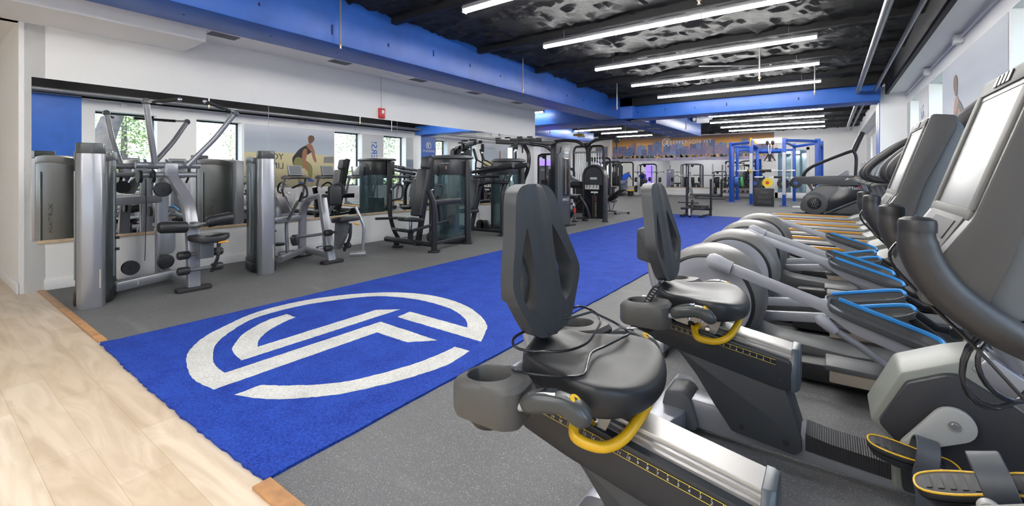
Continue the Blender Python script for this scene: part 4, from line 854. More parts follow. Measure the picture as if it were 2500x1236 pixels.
t.put(B().box((-6.52, 1.93, 1.35), (.16, .14, .17)), 'pivot_block', steel, bev=.02)
for y in (1.62, 1.74): disc(t, (-6.44, y, 1.27), 'y', .075, .035, 'upper_pulley')
disc(t, (-6.30, 1.80, 1.12), 'x', .085, .05, 'cam'); disc(t, (-6.60, 1.76, .85), 'y', .06, .03, 'mid_pulley')
t.put(B().tube([(-6.44, 1.68, 1.24), (-6.5, 1.70, .85), (-6.4, 1.66, .3)], .004, 6), 'cable', blkg)
for s, pts, hp in ((-1, [(-6.42, 1.76, 1.42), (-6.32, 1.69, 1.76), (-6.28, 1.64, 2.12)], [(-6.28, 1.63, 2.125), (-6.05, 1.72, 2.09), (-5.80, 1.81, 2.12)]), (1, [(-6.42, 2.08, 1.40), (-6.34, 2.36, 1.76), (-6.28, 2.56, 2.09)], [(-6.28, 2.57, 2.10), (-6.05, 2.33, 2.10), (-5.80, 2.05, 2.13)])):
    tub(t, pts, .031, steel, 'pull_arm', .1, 14); t.put(B().ell(pts[-1], (.042, .042, .042)), 'arm_knuckle', steeld)
    t.put(B().tube(hp[:2], .014, 8), 'handle_stem', chrome); t.put(B().tube([hp[1], hp[2]] if 0 else [tuple((a+b)/2 for a, b in zip(hp[0], hp[1])), hp[2]], .02, 10), 'handle_grip', rub); t.put(B().ell(hp[2], (.022, .022, .022)), 'grip_end', chrome)
for s, a, b_ in ((-1, 1.57, 1.82), (1, 2.0, 2.26)):
    t.put(B().tube([(-5.62, a, .745 if s < 0 else .76), (-5.62, a+.02, .745 if s < 0 else .765), (-5.62, b_-.02, .73 if s < 0 else .80), (-5.62, b_, .73 if s < 0 else .80)], [.05, .062, .062, .05], 20), 'thigh_roller', vinyl)
t.put(B().tube([(-5.62, 1.7, .735), (-5.62, 1.91, .735), (-5.62, 2.05, .77)], .014, 8), 'roller_bar', chrome); t.put(B().box((-5.70, 1.92, .735), (.14, .07, .07)), 'roller_clamp', steeld, bev=.015)
t.put(B().loft([[V((-5.52+a*k, 1.99+b_*k2, z+abs(b_)*.10)) for a, b_ in c2([(-.18, 0), (-.14, .13), (0, .20), (.14, .13), (.18, 0), (.14, -.13), (0, -.20), (-.14, -.13)], 4)] for z, k, k2 in ((.555, .80, .85), (.57, .97, .97), (.60, 1, 1), (.622, .95, .96), (.63, .6, .6))]), 'seat', vinyl)
t.put(B().tube(crv([(-5.36, 2.02, .555), (-5.35, 2.07, .565), (-5.36, 2.12, .555)], 4), .009, 8), 'seat_lever', orange)
t.put(B().box((-5.62, 1.99, .46), (.1, .14, .18)), 'seat_bracket', steeld, bev=.01)
for z in (.42, .25):
    for y in (1.80, 2.12): t.put(B().lathe([(.001, -.055), (.035, -.055), (.045, -.04), (.045, .04), (.035, .055), (.001, .055)], (-5.66, y, z), 'y', 16), 'adjust_roller', blk)
    t.put(B().cyl((-5.66, 1.78, z), (-5.66, 2.14, z), .02), 'roller_axle', steeld)
t.put(B().sweep(crv([(-5.5, 2.08, .54), (-5.48, 2.06, .38), (-5.56, 2.03, .22)], 5), rr(.04, .02, .005, 1)), 'seat_guide', blk)
# --- seated row
t = T('row_machine', 'silver seated row machine with chest pad in front of the pale ledge', 'weight machine', (-6.3, 3.3))
tower(t, (-6.38, 2.93), -math.radians(16), .98, 1.50, True)
bar(t, [(-6.1, 3.05, .13), (-6.6, 3.68, .13)], .07, .08, steel, 'lower_beam'); bar(t, [(-6.75, 3.7, .12), (-5.93, 3.7, .12)], .07, .09, steel, 'lower_beam')
bar(t, [(-6.5, 3.06, .62), (-6.70, 3.68, .62)], .06, .08, steel, 'upper_beam')
bar(t, [(-6.72, 3.7, .03), (-6.70, 3.7, .74), (-6.52, 3.7, .93), (-6.17, 3.7, .98)], .075, .11, steel, 'arch_column', .16, (0, 1, 0), .02)
bar(t, [(-5.92, 3.7, .03), (-6.17, 3.7, 1.0)], .085, .12, steel, 'front_column', .1, (0, 1, 0), .02)
for x in (-5.9, -6.76): t.put(B().prism(f2([(x-.07, 3.54), (x-.07, 3.87), (x+.07, 3.87), (x+.07, 3.54)], .05), 'z', 0, .045), 'foot_plate', rub, bev=.01)
for y, s in ((3.42, -1), (4.02, 1)):
    tub(t, [(-6.62, y+.0*s, .12), (-6.66, y, .56), (-6.28, y+.02*s, .90)], .024, steel, 'pull_arm', .08)
    t.put(B().tube([(-6.66, y-.10, .10), (-6.66, y+.12, .10)], .042, 14), 'arm_pivot', steel)
    t.put(B().tube([(-6.28, y, .90), (-6.20, y, 1.03)], .018, 8), 'handle_post', blk)
    tub(t, [(-6.42, y-.02, 1.10), (-6.20, y, 1.16), (-6.08, y, 1.10), (-6.06, y, .98), (-6.17, y, .96)], .016, rub, 'handle', .06, 8)
    t.put(B().ell((-6.43, y-.02, 1.10), (.018, .018, .018), 8, 6), 'handle_end', chrome)
tub(t, [(-5.78, 4.02, .80), (-5.62, 4.05, .52), (-5.66, 4.05, .12)], .022, steel, 'side_arm', .06); t.put(B().tube([(-5.78, 3.93, .11), (-5.60, 4.07, .12)], .04, 14), 'side_pivot', steel)
tub(t, [(-6.6, 3.46, .33), (-6.05, 3.72, .42)], .022, steel, 'link_rod'); disc(t, (-6.55, 3.5, .30), 'y', .085, .05, 'cam', gplas); disc(t, (-6.75, 3.35, .24), 'z', .09, .03, 'pulley')
pad(t, (-5.86, 3.72, .985), (.09, .20, .29), 'chest_pad', bev=.035); t.put(B().cyl((-6.12, 3.71, .98), (-5.9, 3.71, .98), .03), 'pad_post', blk)
t.put(B().loft([[V((-5.62+a*k, 3.73+b_*k, z+.12*a+.02*0)) for a, b_ in c2([(-.19, 0), (-.16, .12), (0, .17), (.15, .15), (.19, 0), (.15, -.15), (0, -.17), (-.16, -.12)], 4)] for z, k in ((.615, .85), (.63, .98), (.665, 1), (.685, .94), (.69, .6))]), 'seat', vinyl)
t.put(B().prism(f2([(-5.83, .60), (-5.55, .62), (-5.60, .40), (-5.76, .20), (-5.86, .24)], .03), 'y', 3.70, 3.76), 'seat_bracket', steeld, bev=.01)
t.put(B().sweep(crv([(-5.50, 3.74, .60), (-5.52, 3.74, .40), (-5.66, 3.74, .20)], 5), rr(.05, .03, .01, 1), up=(0, 1, 0)), 'seat_guide', blk); t.put(B().cyl((-5.47, 3.78, .60), (-5.40, 3.80, .585), .012), 'seat_lever', orange)
for z in (.46, .24):
    for y in (3.58, 3.88): t.put(B().lathe([(.001, -.055), (.035, -.055), (.045, -.04), (.045, .04), (.035, .055), (.001, .055)], (-5.80, y, z), 'y', 16), 'adjust_roller', blk)
    t.put(B().cyl((-5.80, 3.56, z), (-5.80, 3.9, z), .02), 'roller_axle', steeld)
# --- dark glass-shrouded machines
def stack(t, x0, x1, y0, y1, title):
    """rounded weight stack housing facing -y"""
    cx, hw = (x0+x1)/2, (x1-x0)/2; cy = (y0+y1)/2; hd = (y1-y0)/2
    arc = lambda k, kd=1: [(cx-hw*k, y1), (cx-hw*k, cy)]+[(cx+hw*k*math.sin(a), cy-hd*kd*math.cos(a)) for a in [(-90+i*15)*PI/180 for i in range(13)]]+[(cx+hw*k, cy), (cx+hw*k, y1)]
    cov = arc(.86); n = len(cov)
    sh = B()
    for a, b_ in zip(cov[:-1], cov[1:]): sh.add([(a[0], a[1], .10), (b_[0], b_[1], .10), (b_[0], b_[1], 1.30), (a[0], a[1], 1.30)], [(0, 1, 2, 3)])
    t.put(sh, 'glass_shroud', tealg)
    t.put(B().prism(arc(.90), 'z', 1.28, 1.58), 'head_panel', pm('head_grey', (.038, .042, .046), .35), bev=.008)
    R = [[V((x, y, z)) for x, y in arc(k, kd)] for z, k, kd in ((1.585, .97, 1.1), (1.60, 1.02, 1.15), (1.625, 1.0, 1.12), (1.655, .8, .9), (1.665, .3, .3))]
    t.put(B().loft(R), 'head_cap', capm)
    t.put(B().prism(arc(.88), 'z', .0, .10), 'base', blkf, bev=.01)
    t.put(B().box((cx, y0-.012+.05, 1.36), (.055, .12, .20)), 'weight_slot', blk, bev=.02)
    pl = t.put(B().box((cx, cy+.06, .45), (hw*.9, .14, .66)), 'weight_stack', blkf, bev=.01); g = B()
    for i in range(14): g.box((cx, cy-.012, .14+i*.046), (hw*.9, .006, .006))
    t.put(g, 'plate_gaps', pm('gap_grey', (.1, .1, .1), .5), pl)
    for s in (-1, 1):
        t.put(B().cyl((cx+s*.09, cy+.02, .1), (cx+s*.09, cy+.02, 1.3), .012), 'guide_rod', chrome)
        t.put(B().lathe([(.055, 0), (.055, 1.52), (.045, 1.56), (.001, 1.565)], (cx+s*hw*1.05, cy+.05, 0), 'z', 18), 'corner_post', blkf)
        t.put(B().cyl((cx+s*hw*1.05, cy+.05, 0), (cx+s*hw*1.05, cy+.05, .03), .10, n=24), 'foot_plate', blkf, bev=.006)
        t.put(B().box((cx+s*.16, y0+.035, 1.43), (.10, .01, .10), rz=s*.35), 'instruction_label', pm('label_dark', (.13, .135, .14), .4))
        for k in (-1, 1): t.put(B().box((cx+s*.16+k*.025, y0+.027, 1.42), (.02, .006, .065), rz=s*.35), 'figure_print', pm('figure_tan', (.45, .28, .20), .5) if s > 0 else pm('figure_grey', (.5, .5, .5), .5))
    t.words(title, .028, frame_m((cx+.16, y0+.018, 1.50), (1, .35, 0), (0, 0, 1)), paint); t.put(B().prism([(-.012, 0), (.012, .014), (.012, -.014)], 'y', 0, .003).xf(Matrix.Translation((cx-.03, y0-.006, 1.535))), 'red_mark', redp)
    t.put(B().tube([(cx, y0+.12, 1.3), (cx, y0+.12, .9)], .008, 6), 'cable', chrome)
t = T('chest_press_machine', 'dark chest press machine with tall upright backrest and glass shrouded stack', 'weight machine', (-5.8, 5.7))
stack(t, -6.42, -5.52, 5.92, 6.42, 'CHEST PRESS')
for x in (-5.33, -6.28): tub(t, [(x, 5.2, .0), (x, 5.2, .78), (x+(-.05 if x > -6 else .05), 5.12, 1.03)] if x > -6 else [(x, 5.2, 0), (x, 5.2, .16)], .05, blkf, 'side_post', .12, 14)
for x in (-5.33, -6.25): t.put(B().cyl((x, 5.2, 0), (x, 5.2, .03), .10, n=24), 'foot_plate', blkf, bev=.006)
tub(t, [(-6.25, 5.2, .12), (-5.33, 5.2, .12)], .04, blkf, 'cross_tube'); bar(t, [(-5.36, 5.2, .82), (-5.48, 6.0, .82)], .05, .10, blkf, 'side_beam'); bar(t, [(-5.36, 5.2, .14), (-5.48, 6.1, .14)], .05, .06, blkf, 'base_beam')
bar(t, [(-5.82, 5.28, .05), (-5.82, 5.62, 1.62)], .06, .10, blkf, 'back_upright')
pad(t, (-5.82, 5.335, .98), (.27, .075, .84), 'backrest', rx=-.20, bev=.03, m=pm('dark_grey_vinyl', (.024, .026, .03), .4)); pad(t, (-5.82, 5.485, 1.50), (.22, .09, .22), 'head_pad', rx=-.20, bev=.035, m=MC['dark_grey_vinyl'])
t.put(B().loft([[V((-5.82+b_*k, 5.10+a*k, z-.10*a)) for a, b_ in c2([(-.20, 0), (-.18, .10), (0, .17), (.18, .17), (.22, 0), (.18, -.17), (0, -.17), (-.18, -.10)], 4)] for z, k in ((.49, .88), (.505, .98), (.54, 1), (.56, .94), (.565, .6))]), 'seat', vinyl)
t.put(B().cyl((-5.82, 5.12, .2), (-5.82, 5.12, .49), .03), 'seat_post', chrome); t.put(B().cyl((-5.82, 5.12, .12), (-5.82, 5.12, .35), .045), 'seat_sleeve', blkf)
t.put(B().prism(f2([(4.86, .40), (4.84, .36), (5.05, .30), (5.07, .34)], .01), 'x', -5.98, -5.66), 'foot_rest', blkf, bev=.006)
bar(t, [(-5.6, 4.95, .36), (-5.6, 5.9, .47)], .045, .05, blkf, 'press_lever'); disc(t, (-5.6, 5.88, .46), 'x', .09, .05, 'cam'); disc(t, (-5.65, 5.45, .2), 'x', .09, .06, 'pulley')
tub(t, [(-6.28, 4.97, .17), (-5.55, 4.97, .17)], .045, blkf, 'pivot_tube')
for x, s in ((-6.2, -1), (-5.42, 1)):
    yo = 0 if s < 0 else .22
    tub(t, [(x, 5.2, .13), (x, 5.08+yo, .30), (x, 4.98+yo, .60), (x, 4.99+yo, .95)] if s < 0 else [(x+.02, 5.42, .50), (x, 5.38, .93)], .035, blkf, 'press_arm', .15)
    tub(t, [(x+s*.0, 5.03+yo+(.0), 1.03), (x, 5.17+yo, 1.13), (x, 5.28+yo, 1.08), (x, 5.26+yo, .86), (x, 5.02+yo, .84)], .018, rub, 'press_handle', .07, 8); t.put(B().ell((x, 5.03+yo, 1.03), (.02, .02, .02), 8, 6), 'handle_end', chrome)
tub(t, [(-6.42, 4.86, .52), (-5.95, 5.02, .55)], .022, rub, 'side_grip')
t = T('shoulder_press_machine', 'dark shoulder press machine between the chest press and the tall cable tower', 'weight machine', (-6.1, 7.9))
stack(t, -6.52, -5.72, 8.05, 8.50, 'SHOULDER PRESS')
tub(t, [(-5.57, 7.4, 0), (-5.57, 7.4, .95), (-5.62, 7.55, 1.18)], .045, blkf, 'side_post', .15, 14)
for x in (-5.57, -6.85): t.put(B().cyl((x, 7.4, 0), (x, 7.4, .03), .10, n=24), 'foot_plate', blkf, bev=.006)
tub(t, [(-6.85, 7.4, .10), (-5.57, 7.4, .10)], .045, blkf, 'cross_tube'); bar(t, [(-5.6, 7.4, .12), (-5.75, 8.1, .12)], .05, .06, blkf, 'base_beam'); bar(t, [(-6.85, 7.4, .06), (-6.5, 8.1, .06)], .05, .06, blkf, 'base_beam')
bar(t, [(-6.2, 7.12, .10), (-6.2, 7.56, 1.38)], .06, .10, blkf, 'back_upright'); pad(t, (-6.2, 7.17, .86), (.27, .075, .66), 'backrest', rx=-.20, m=MC['dark_grey_vinyl']); pad(t, (-6.2, 7.03, .52), (.34, .36, .08), 'seat')
for y, z in ((7.02, 1.38), (7.55, 1.40)):
    t.put(B().tube([(-6.35, y, z-.08), (-5.35, y, z+.05)], .035, 12), 'press_arm', blkf); t.put(B().tube([(-5.36, y, z+.045), (-5.02, y, z+.09)], .05, 14), 'arm_grip', rub)
tub(t, [(-6.3, 7.3, .83), (-6.1, 7.3, 1.08), (-5.75, 7.3, 1.13), (-5.45, 7.45, 1.12)], .032, blkf, 'support_tube', .1); tub(t, [(-6.1, 7.1, 1.23), (-5.4, 7.1, 1.25)], .028, blkf, 'link_tube'); bar(t, [(-5.58, 7.4, .9), (-5.42, 7.5, 1.30)], .05, .06, blkf, 'arm_bracket')
for x in (-6.15, -6.02): t.put(B().cyl((x, 7.36, .20), (x, 7.42, .20), .11, n=24), 'pulley_guard', blkf, bev=.006)
t.put(B().tube([(-6.2, 7.4, .3), (-6.25, 7.35, .95)], .003, 6), 'cable', blkg)
# --- tall cable machine
t = T('cable_machine', 'tall dark cable machine with a grey tower and smoked window by the turf', 'weight machine', (-6.0, 9.5))
grt = pm('tower_grey', (.075, .082, .09), .4, .1)
for z0, z1, k in ((0, 2.06, 0),):
    t.put(B().prism(f2([(9.24, .02), (9.24, 2.06), (10.0, 2.06), (10.0, .02)], .16, 5), 'x', -5.50, -5.345), 'tower_frame', blkf, bev=.02)
    t.put(B().prism(f2([(9.31, .03), (9.31, 1.80), (9.44, 1.80), (9.50, 1.98), (9.93, 1.98), (9.93, .03)], .05, 3), 'x', -5.37, -5.325), 'tower_panel', grt, bev=.012)
t.put(B().prism(f2([(9.54, .75), (9.54, 1.70), (9.86, 1.70), (9.86, .75)], .05, 4), 'x', -5.327, -5.318), 'smoked_window', pm('smoked_panel', (.035, .030, .026), .08), bev=.003)
t.put(B().cyl((-5.316, 9.68, .8), (-5.316, 9.68, 1.65), .01), 'guide_rod', galv)
t.put(B().prism(f2([(9.60, 1.79), (9.60, 1.85), (9.82, 1.85), (9.82, 1.79)], .03), 'x', -5.326, -5.314), 'name_plate', pm('plate_pale', (.42, .50, .52), .3), bev=.003)
t.words('IMPACT', .095, frame_m((-5.320, 9.70, .66), (0, 1, 0), (0, 0, 1)), paint)
for z in (.35, 1.1, 1.78): t.put(B().cyl((-5.33, 9.36, z), (-5.32, 9.36, z), .013), 'bolt', blk)
t.put(B().box((-5.38, 9.62, .012), (.28, .92, .024)), 'base_plate', blkf); t.put(B().box((-5.40, 9.62, 1.0), (.02, .7, 1.8)), 'rear_cover', blkf)
bar(t, [(-6.2, 8.85, .04), (-6.2, 10.2, .04)], .10, .07, blkf, 'base_beam'); bar(t, [(-6.2, 9.6, .04), (-5.45, 9.6, .04)], .08, .07, blkf, 'base_beam')
tub(t, [(-6.15, 9.0, .04), (-6.15, 9.0, 1.10), (-5.98, 9.0, 1.42), (-5.95, 9.0, 1.80), (-6.2, 9.05, 2.08)], .05, blkf, 'main_column', .15, 12); t.put(B().box((-6.3, 9.0, .85), (.18, .12, .85)), 'stack_cover', blkf, bev=.02)
bar(t, [(-6.75, 8.7, 2.10), (-5.45, 9.4, 2.04)], .08, .10, blkf, 'top_beam'); bar(t, [(-6.6, 9.1, 2.16), (-5.9, 9.5, 2.16)], .10, .08, blkf, 'top_beam'); tub(t, [(-5.95, 9.0, 2.04), (-5.60, 9.2, 1.98), (-5.48, 9.3, 1.85)], .04, blkf, 'brace', .1)
for i, (x, y, z) in enumerate(((-6.7, 8.72, 2.18), (-6.5, 8.85, 2.2), (-6.2, 8.95, 2.2), (-6.0, 9.1, 2.21), (-5.8, 9.2, 2.17), (-6.35, 8.9, 2.0), (-5.9, 9.15, 2.0))): disc(t, (x, y, z), 'z', .075, .03)
for x, y in ((-6.55, 9.25), (-6.22, 8.82)):
    t.put(B().box((x, y, 2.0), (.07, .07, .22)), 'swivel', blkf, bev=.01); t.put(B().tube([(x, y, 1.92), (x, y, 1.48)], .022, 10), 'hanging_arm', blkf); t.put(B().cyl((x, y, 1.86), (x, y, 1.90), .04), 'collar', chrome); t.put(B().box((x, y, 1.45), (.08, .06, .14)), 'hinge', blkf, bev=.01); tub(t, [(x-.1, y, 1.35), (x, y, 1.44), (x+.22, y-.05, 1.47)], .02, rub, 'handle')
pad(t, (-6.55, 9.5, .55), (.34, .36, .08), 'seat'); bar(t, [(-6.3, 9.5, .05), (-6.55, 9.5, .52)], .06, .06, blkf, 'seat_post')
# --- round topped stack machine with seat
t = T('leg_machine', 'black machine with rounded top and exercise chart left of the turf', 'weight machine', (-5.3, 11.1))
M = Matrix.Translation((-5.24, 11.2, 0)) @ Matrix.Rotation(.10, 4, 'Z')
arch = [(-.29, .02)]+[(-.29, 1.24)]+[(-.29*math.cos(a), 1.24+.29*math.sin(a)) for a in [i*PI/14 for i in range(1, 14)]]+[(.29, 1.24), (.29, .02)]
t.put(B().sweep([(x, 0, z) for x, z in arch], rr(.055, .30, .015, 2), up=(0, 1, 0)).xf(M), 'arch_frame', blkf)
ins = [(x*.93, .04+(z-.02)*.975) for x, z in arch]
t.put(B().prism([(x, z) for x, z in ins if z > .98]+[(.27, 1.0), (-.27, 1.0)][::1], 'y', -.11, -.09).xf(M), 'top_panel', pm('panel_dark', (.028, .03, .034), .35))
t.put(B().box((0, -.08, .56), (.54, .012, .96)).xf(M), 'lower_panel', pm('dark_acrylic', (.012, .013, .018), .06))
t.put(B().prism(f2([(-.10, 1.15), (-.10, 1.21), (.10, 1.21), (.10, 1.15)], .028), 'y', -.122, -.108).xf(M), 'name_plate', MC['plate_pale'])
ch = t.put(B().box((-.05, -.10, .99), (.40, .008, .22)).xf(M), 'exercise_chart', pm('chart_grey', (.52, .52, .50), .5))
for i, x in enumerate((-.19, -.11, 0, .09)): t.put(B().tube([(x-.02, -.107, .91), (x, -.107, .99), (x+.02, -.107, .91), (x, -.107, .99), (x, -.107, 1.05)], .008, 6).xf(M), 'figure_print', blk, ch)
t.put(B().box((.02, -.10, .80), (.20, .01, .045)).xf(M), 'small_label', MC['label_white'])
st = t.put(B().box((.03, -.12, .42), (.14, .05, .62)).xf(M), 'weight_stack', blkf)
for i in range(13): t.put(B().box((.075, -.148, .16+i*.042), (.03, .004, .014)).xf(M), 'weight_number', pm('number_yellow', (.55, .5, .05), .5) if i < 9 else redp, st)
t.put(B().cyl((.03, -.12, .72), (.03, -.12, .80), .012).xf(M), 'guide_rod', chrome)
for s in (-1, 1): t.put(B().cyl((s*.29, 0, 0), (s*.29, 0, .02), .09).xf(M), 'foot_plate', blkf)
bar(t, [(-5.62, 10.75, .02), (-5.75, 10.95, .62)], .07, .07, blkf, 'seat_leg'); t.put(B().cyl((-5.655, 10.80, .25), (-5.66, 10.81, .36), .036), 'red_sleeve', redp); t.put(B().cyl((-5.70, 10.86, .42), (-5.75, 10.93, .62), .028), 'piston', chrome)
t.put(B().cyl((-5.62, 10.75, 0), (-5.62, 10.75, .02), .09), 'foot_plate', blkf); bar(t, [(-5.62, 10.8, .10), (-5.3, 11.15, .10)], .05, .06, blkf, 'base_beam'); tub(t, [(-5.30, 11.0, .1), (-5.38, 10.95, .45), (-5.60, 10.95, .70)], .045, blkf, 'curved_brace', .2)
pad(t, (-5.75, 10.85, .68), (.42, .36, .09), 'seat', rx=.1); t.put(B().tube([(-5.90, 11.1, 1.0), (-5.62, 11.1, 1.0)], .10, 18), 'roller_pad', vinyl); tub(t, [(-5.3, 11.3, .7), (-5.6, 11.2, .95), (-5.95, 11.1, .98)], .05, blkf, 'lever_arm', .15)
tub(t, [(-6.1, 11.4, .05), (-5.9, 11.3, .35), (-5.6, 11.2, .6)], .045, blkf, 'rear_brace', .1)
# --- functional trainer
t = T('functional_trainer', 'black dual cable trainer with arched top arms and chrome guide rods', 'weight machine', (-6.5, 13.3))
for x0, x1 in ((-7.05, -6.55), (-6.45, -5.95)):
    tub(t, [(x0, 13.4, 0), (x0, 13.4, 2.08), (x0+.06, 13.4, 2.22), (x1-.06, 13.4, 2.22), (x1, 13.4, 2.08), (x1, 13.4, 0)], .038, blkf, 'stack_frame', .12); bar(t, [(x0, 13.4, 2.02), (x1, 13.4, 2.02)], .06, .06, galv, 'cross_bar')
    t.put(B().box(((x0+x1)/2, 13.4, .45), (.30, .14, .8)), 'weight_stack', blkf, bev=.01); t.put(B().box(((x0+x1)/2, 13.4, .04), (.5, .3, .08)), 'base', blkf)
    for k in (-.12, -.03, .06, .15): t.put(B().cyl(((x0+x1)/2+k, 13.4, .1), ((x0+x1)/2+k, 13.4, 2.0), .014), 'guide_rod', chrome)
bar(t, [(-6.5, 13.35, 0), (-6.5, 13.35, 2.25)], .09, .09, blkf, 'center_column', up=(1, 0, 0)); t.put(B().box((-6.5, 13.29, 1.55), (.05, .01, .3)), 'name_plate', MC['plate_pale'])
t.put(B().box((-6.5, 13.3, 2.26), (.2, .2, .12)), 'top_hub', blkf, bev=.02)
tub(t, [(-6.55, 13.2, 2.22), (-6.75, 13.1, 2.38), (-7.1, 13.0, 2.42), (-7.5, 12.9, 2.40)], .05, blkf, 'top_arm', .15); tub(t, [(-6.45, 13.2, 2.22), (-6.25, 13.15, 2.36), (-5.95, 13.1, 2.42), (-5.35, 13.0, 2.44)], .05, blkf, 'top_arm', .15)
disc(t, (-5.33, 12.95, 2.34), 'y', .09, .05); disc(t, (-7.5, 12.85, 2.3), 'y', .09, .05)
for x in (-7.5, -5.33): tub(t, [(x-.02, 12.9, 2.35), (x, 12.9, 0)] if x < -7 else [(x, 12.95, 2.3), (x, 12.95, 2.05)], .028, blkf, 'side_column')
t.put(B().lathe([(.06, 0), (.09, .02), (.06, .04)], (-7.3, 12.8, 1.98), 'y', 16), 'grip_ring', redp); t.put(B().tube([(-7.4, 12.8, 1.95), (-7.42, 12.8, 1.6)], .006, 6), 'strap', galv); t.put(B().tube([(-7.42, 12.8, 1.6), (-7.52, 12.8, 1.42), (-7.32, 12.8, 1.42), (-7.42, 12.8, 1.6)], .010, 6), 'stirrup_handle', rub)
# --- benches
def bench(loc, rz, label):
    t = thing('adjustable_bench', label, 'bench', loc, rz, 'adjustable benches')
    B().sweep([(-.55, 0, .07), (.60, 0, .07)], rr(.07, .06, .01, 2)).put('spine', galv, t)
    for x, w in ((-.55, .28), (.6, .22)):
        B().sweep([(x, -w, .06), (x, w, .06)], rr(.06, .05, .01, 2)).put('cross_foot', galv, t)
        for s in (-1, 1): B().box((x, s*w, .035), (.08, .06, .07)).put('foot_cap', rub, t, bev=.01)
    B().sweep([(.0, 0, .08), (.05, 0, .40)], rr(.06, .06, .01, 2), up=(1, 0, 0)).put('post', galv, t)
    B().box((-.28, 0, .62), (.80, .26, .07), ry=.52).put('back_pad', vinyl, t, bev=.025); B().box((.27, 0, .42), (.34, .26, .07), ry=-.12).put('seat_pad', vinyl, t, bev=.025)
    B().sweep([(.05, 0, .38), (-.35, 0, .55)], rr(.05, .05, .01, 2)).put('pad_frame', blkf, t); B().cyl((-.1, .0, .1), (-.3, 0, .55), .02).put('brace', chrome, t)
    return t
bench((-5.95, 13.9, 0), math.radians(155), 'adjustable bench with sloping back pad behind the round topped machine')
# ================================================================ sled
t = T('push_sled', 'black push sled with two upright poles at the end of the blue turf', 'sled', (-3.3, 14.2))
for x in (-3.62, -3.08): bar(t, [(x, 13.75, .03), (x, 14.75, .03)], .08, .05, blkf, 'runner')
bar(t, [(-3.36, 13.7, .03), (-3.36, 13.95, .28), (-3.36, 14.0, .42)], .07, .07, blkf, 'nose_post'); t.put(B().cyl((-3.36, 14.0, .25), (-3.36, 14.0, .5), .03), 'plate_peg', blkf)
bar(t, [(-3.68, 13.95, .24), (-3.02, 13.95, .24)], .05, .06, blkf, 'front_beam'); bar(t, [(-3.68, 14.55, .20), (-2.92, 14.55, .20)], .06, .07, blkf, 'rear_beam'); bar(t, [(-3.36, 13.9, .22), (-3.36, 14.6, .22)], .08, .06, blkf, 'center_beam')
for x in (-3.66, -2.96): bar(t, [(x, 14.55, .0), (x, 14.55, .22)], .07, .07, blkf, 'leg', up=(1, 0, 0)); t.put(B().cyl((x+.02, 14.5, .2), (x+.02, 14.5, 1.13), .035), 'push_pole', blkf)
bar(t, [(-3.75, 13.9, .42), (-3.15, 13.9, .42)], .03, .03, blkf, 'handle_bar'); t.put(B().box((-3.36, 13.66, .16), (.05, .01, .2)), 'label', MC['label_white'])
def plate(name, label, c, ax, r, w, m, hub=None, cat='weight plate', grp='weight plates', txt=None):
    o = B().lathe([(.028, -w/2), (r*.30, -w/2), (r*.33, -w*.35), (r*.80, -w*.35), (r*.83, -w/2), (r*.97, -w/2), (r, -w*.3), (r, w*.3), (r*.97, w/2), (r*.83, w/2), (r*.8, w*.35), (r*.33, w*.35), (r*.3, w/2), (.028, w/2)], (0, 0, 0), ax, 26).put(name, m)
    o.location = c; tagit(o, label, cat, grp)
    if hub: B().lathe([(.03, -w*.51), (r*.36, -w*.51), (r*.36, w*.51), (.03, w*.51)], (0, 0, 0), ax, 20).put('hub', hub, o)
    return o
t.put(B().box((-3.14, 14.40, .265), (.26, .34, .13)), 'side_block', rub, bev=.01); t.put(B().box((-3.52, 14.30, .235), (.16, .5, .07)), 'side_tray', blkf, bev=.006)
t.e.location.z = .0145
for i, z in enumerate((.288, .328)): plate('weight_plate', ['flat black plate lying lower on the sled', 'flat black plate lying upper on the sled'][i], (-3.36, 14.27, z), 'z', .2, .038, rub)
# ================================================================ blue rig
grn = pm('green_plate', (.03, .42, .10), .4); blu = pm('blue_plate', (.02, .10, .38), .4); yl = pm('yellow_plate', (.85, .65, .03), .4); rd = pm('red_plate', (.62, .05, .04), .4)
galvp = pm('perforated_steel', (.50, .52, .54), .4, .3)
t = T('training_rig', 'large blue training rig with yellow monkey bar ends and barbells', 'rig', (-2.2, 22.9))
posts = [(-3.72, 22.8, 2.78, 0), (-3.75, 24.6, 2.70, 0), (-2.72, 21.35, 2.78, 1), (-2.9, 24.9, 2.7, 0), (-1.50, 21.1, 2.78, 1), (-1.36, 24.9, 2.75, 0), (-.40, 22.6, 2.78, 0), (-.28, 23.8, 2.75, 0)]
for i, (x, y, h, g) in enumerate(posts):
    w = .20 if i in (0, 6) else .13
    t.put(B().box((x, y, h/2), (w, w, h)), 'post', rackb, bev=.008); t.put(B().box((x, y, .008), (w*2.2, w*2.0, .016)), 'foot_plate', rackb, bev=.003)
    if g:
        p = t.put(B().box((x, y-w/2-.004, 1.32), (w*.86, .008, 1.72)), 'perforated_face', galvp); q = B()
        for k in range(22): q.cyl((x, y-w/2-.010, .5+k*.075), (x, y-w/2-.006, .5+k*.075), .018, n=8)
        t.put(q, 'holes', pm('hole_dark', (.15, .16, .18), .6), p)
top = lambda a, b_, z=2.68, s=.11: bar(t, [(a[0], a[1], z), (b_[0], b_[1], z)], s, s, rackb, 'top_beam')
top(posts[0], posts[2]); top(posts[0], posts[3], 2.6); top(posts[4], posts[6]); top(posts[5], posts[6], 2.6); top(posts[2], posts[3], 2.62, .09); top(posts[4], posts[5], 2.62, .09); top(posts[3], posts[5], 2.45, .10); top(posts[1], posts[3], 2.5); top(posts[6], posts[7], 2.55)
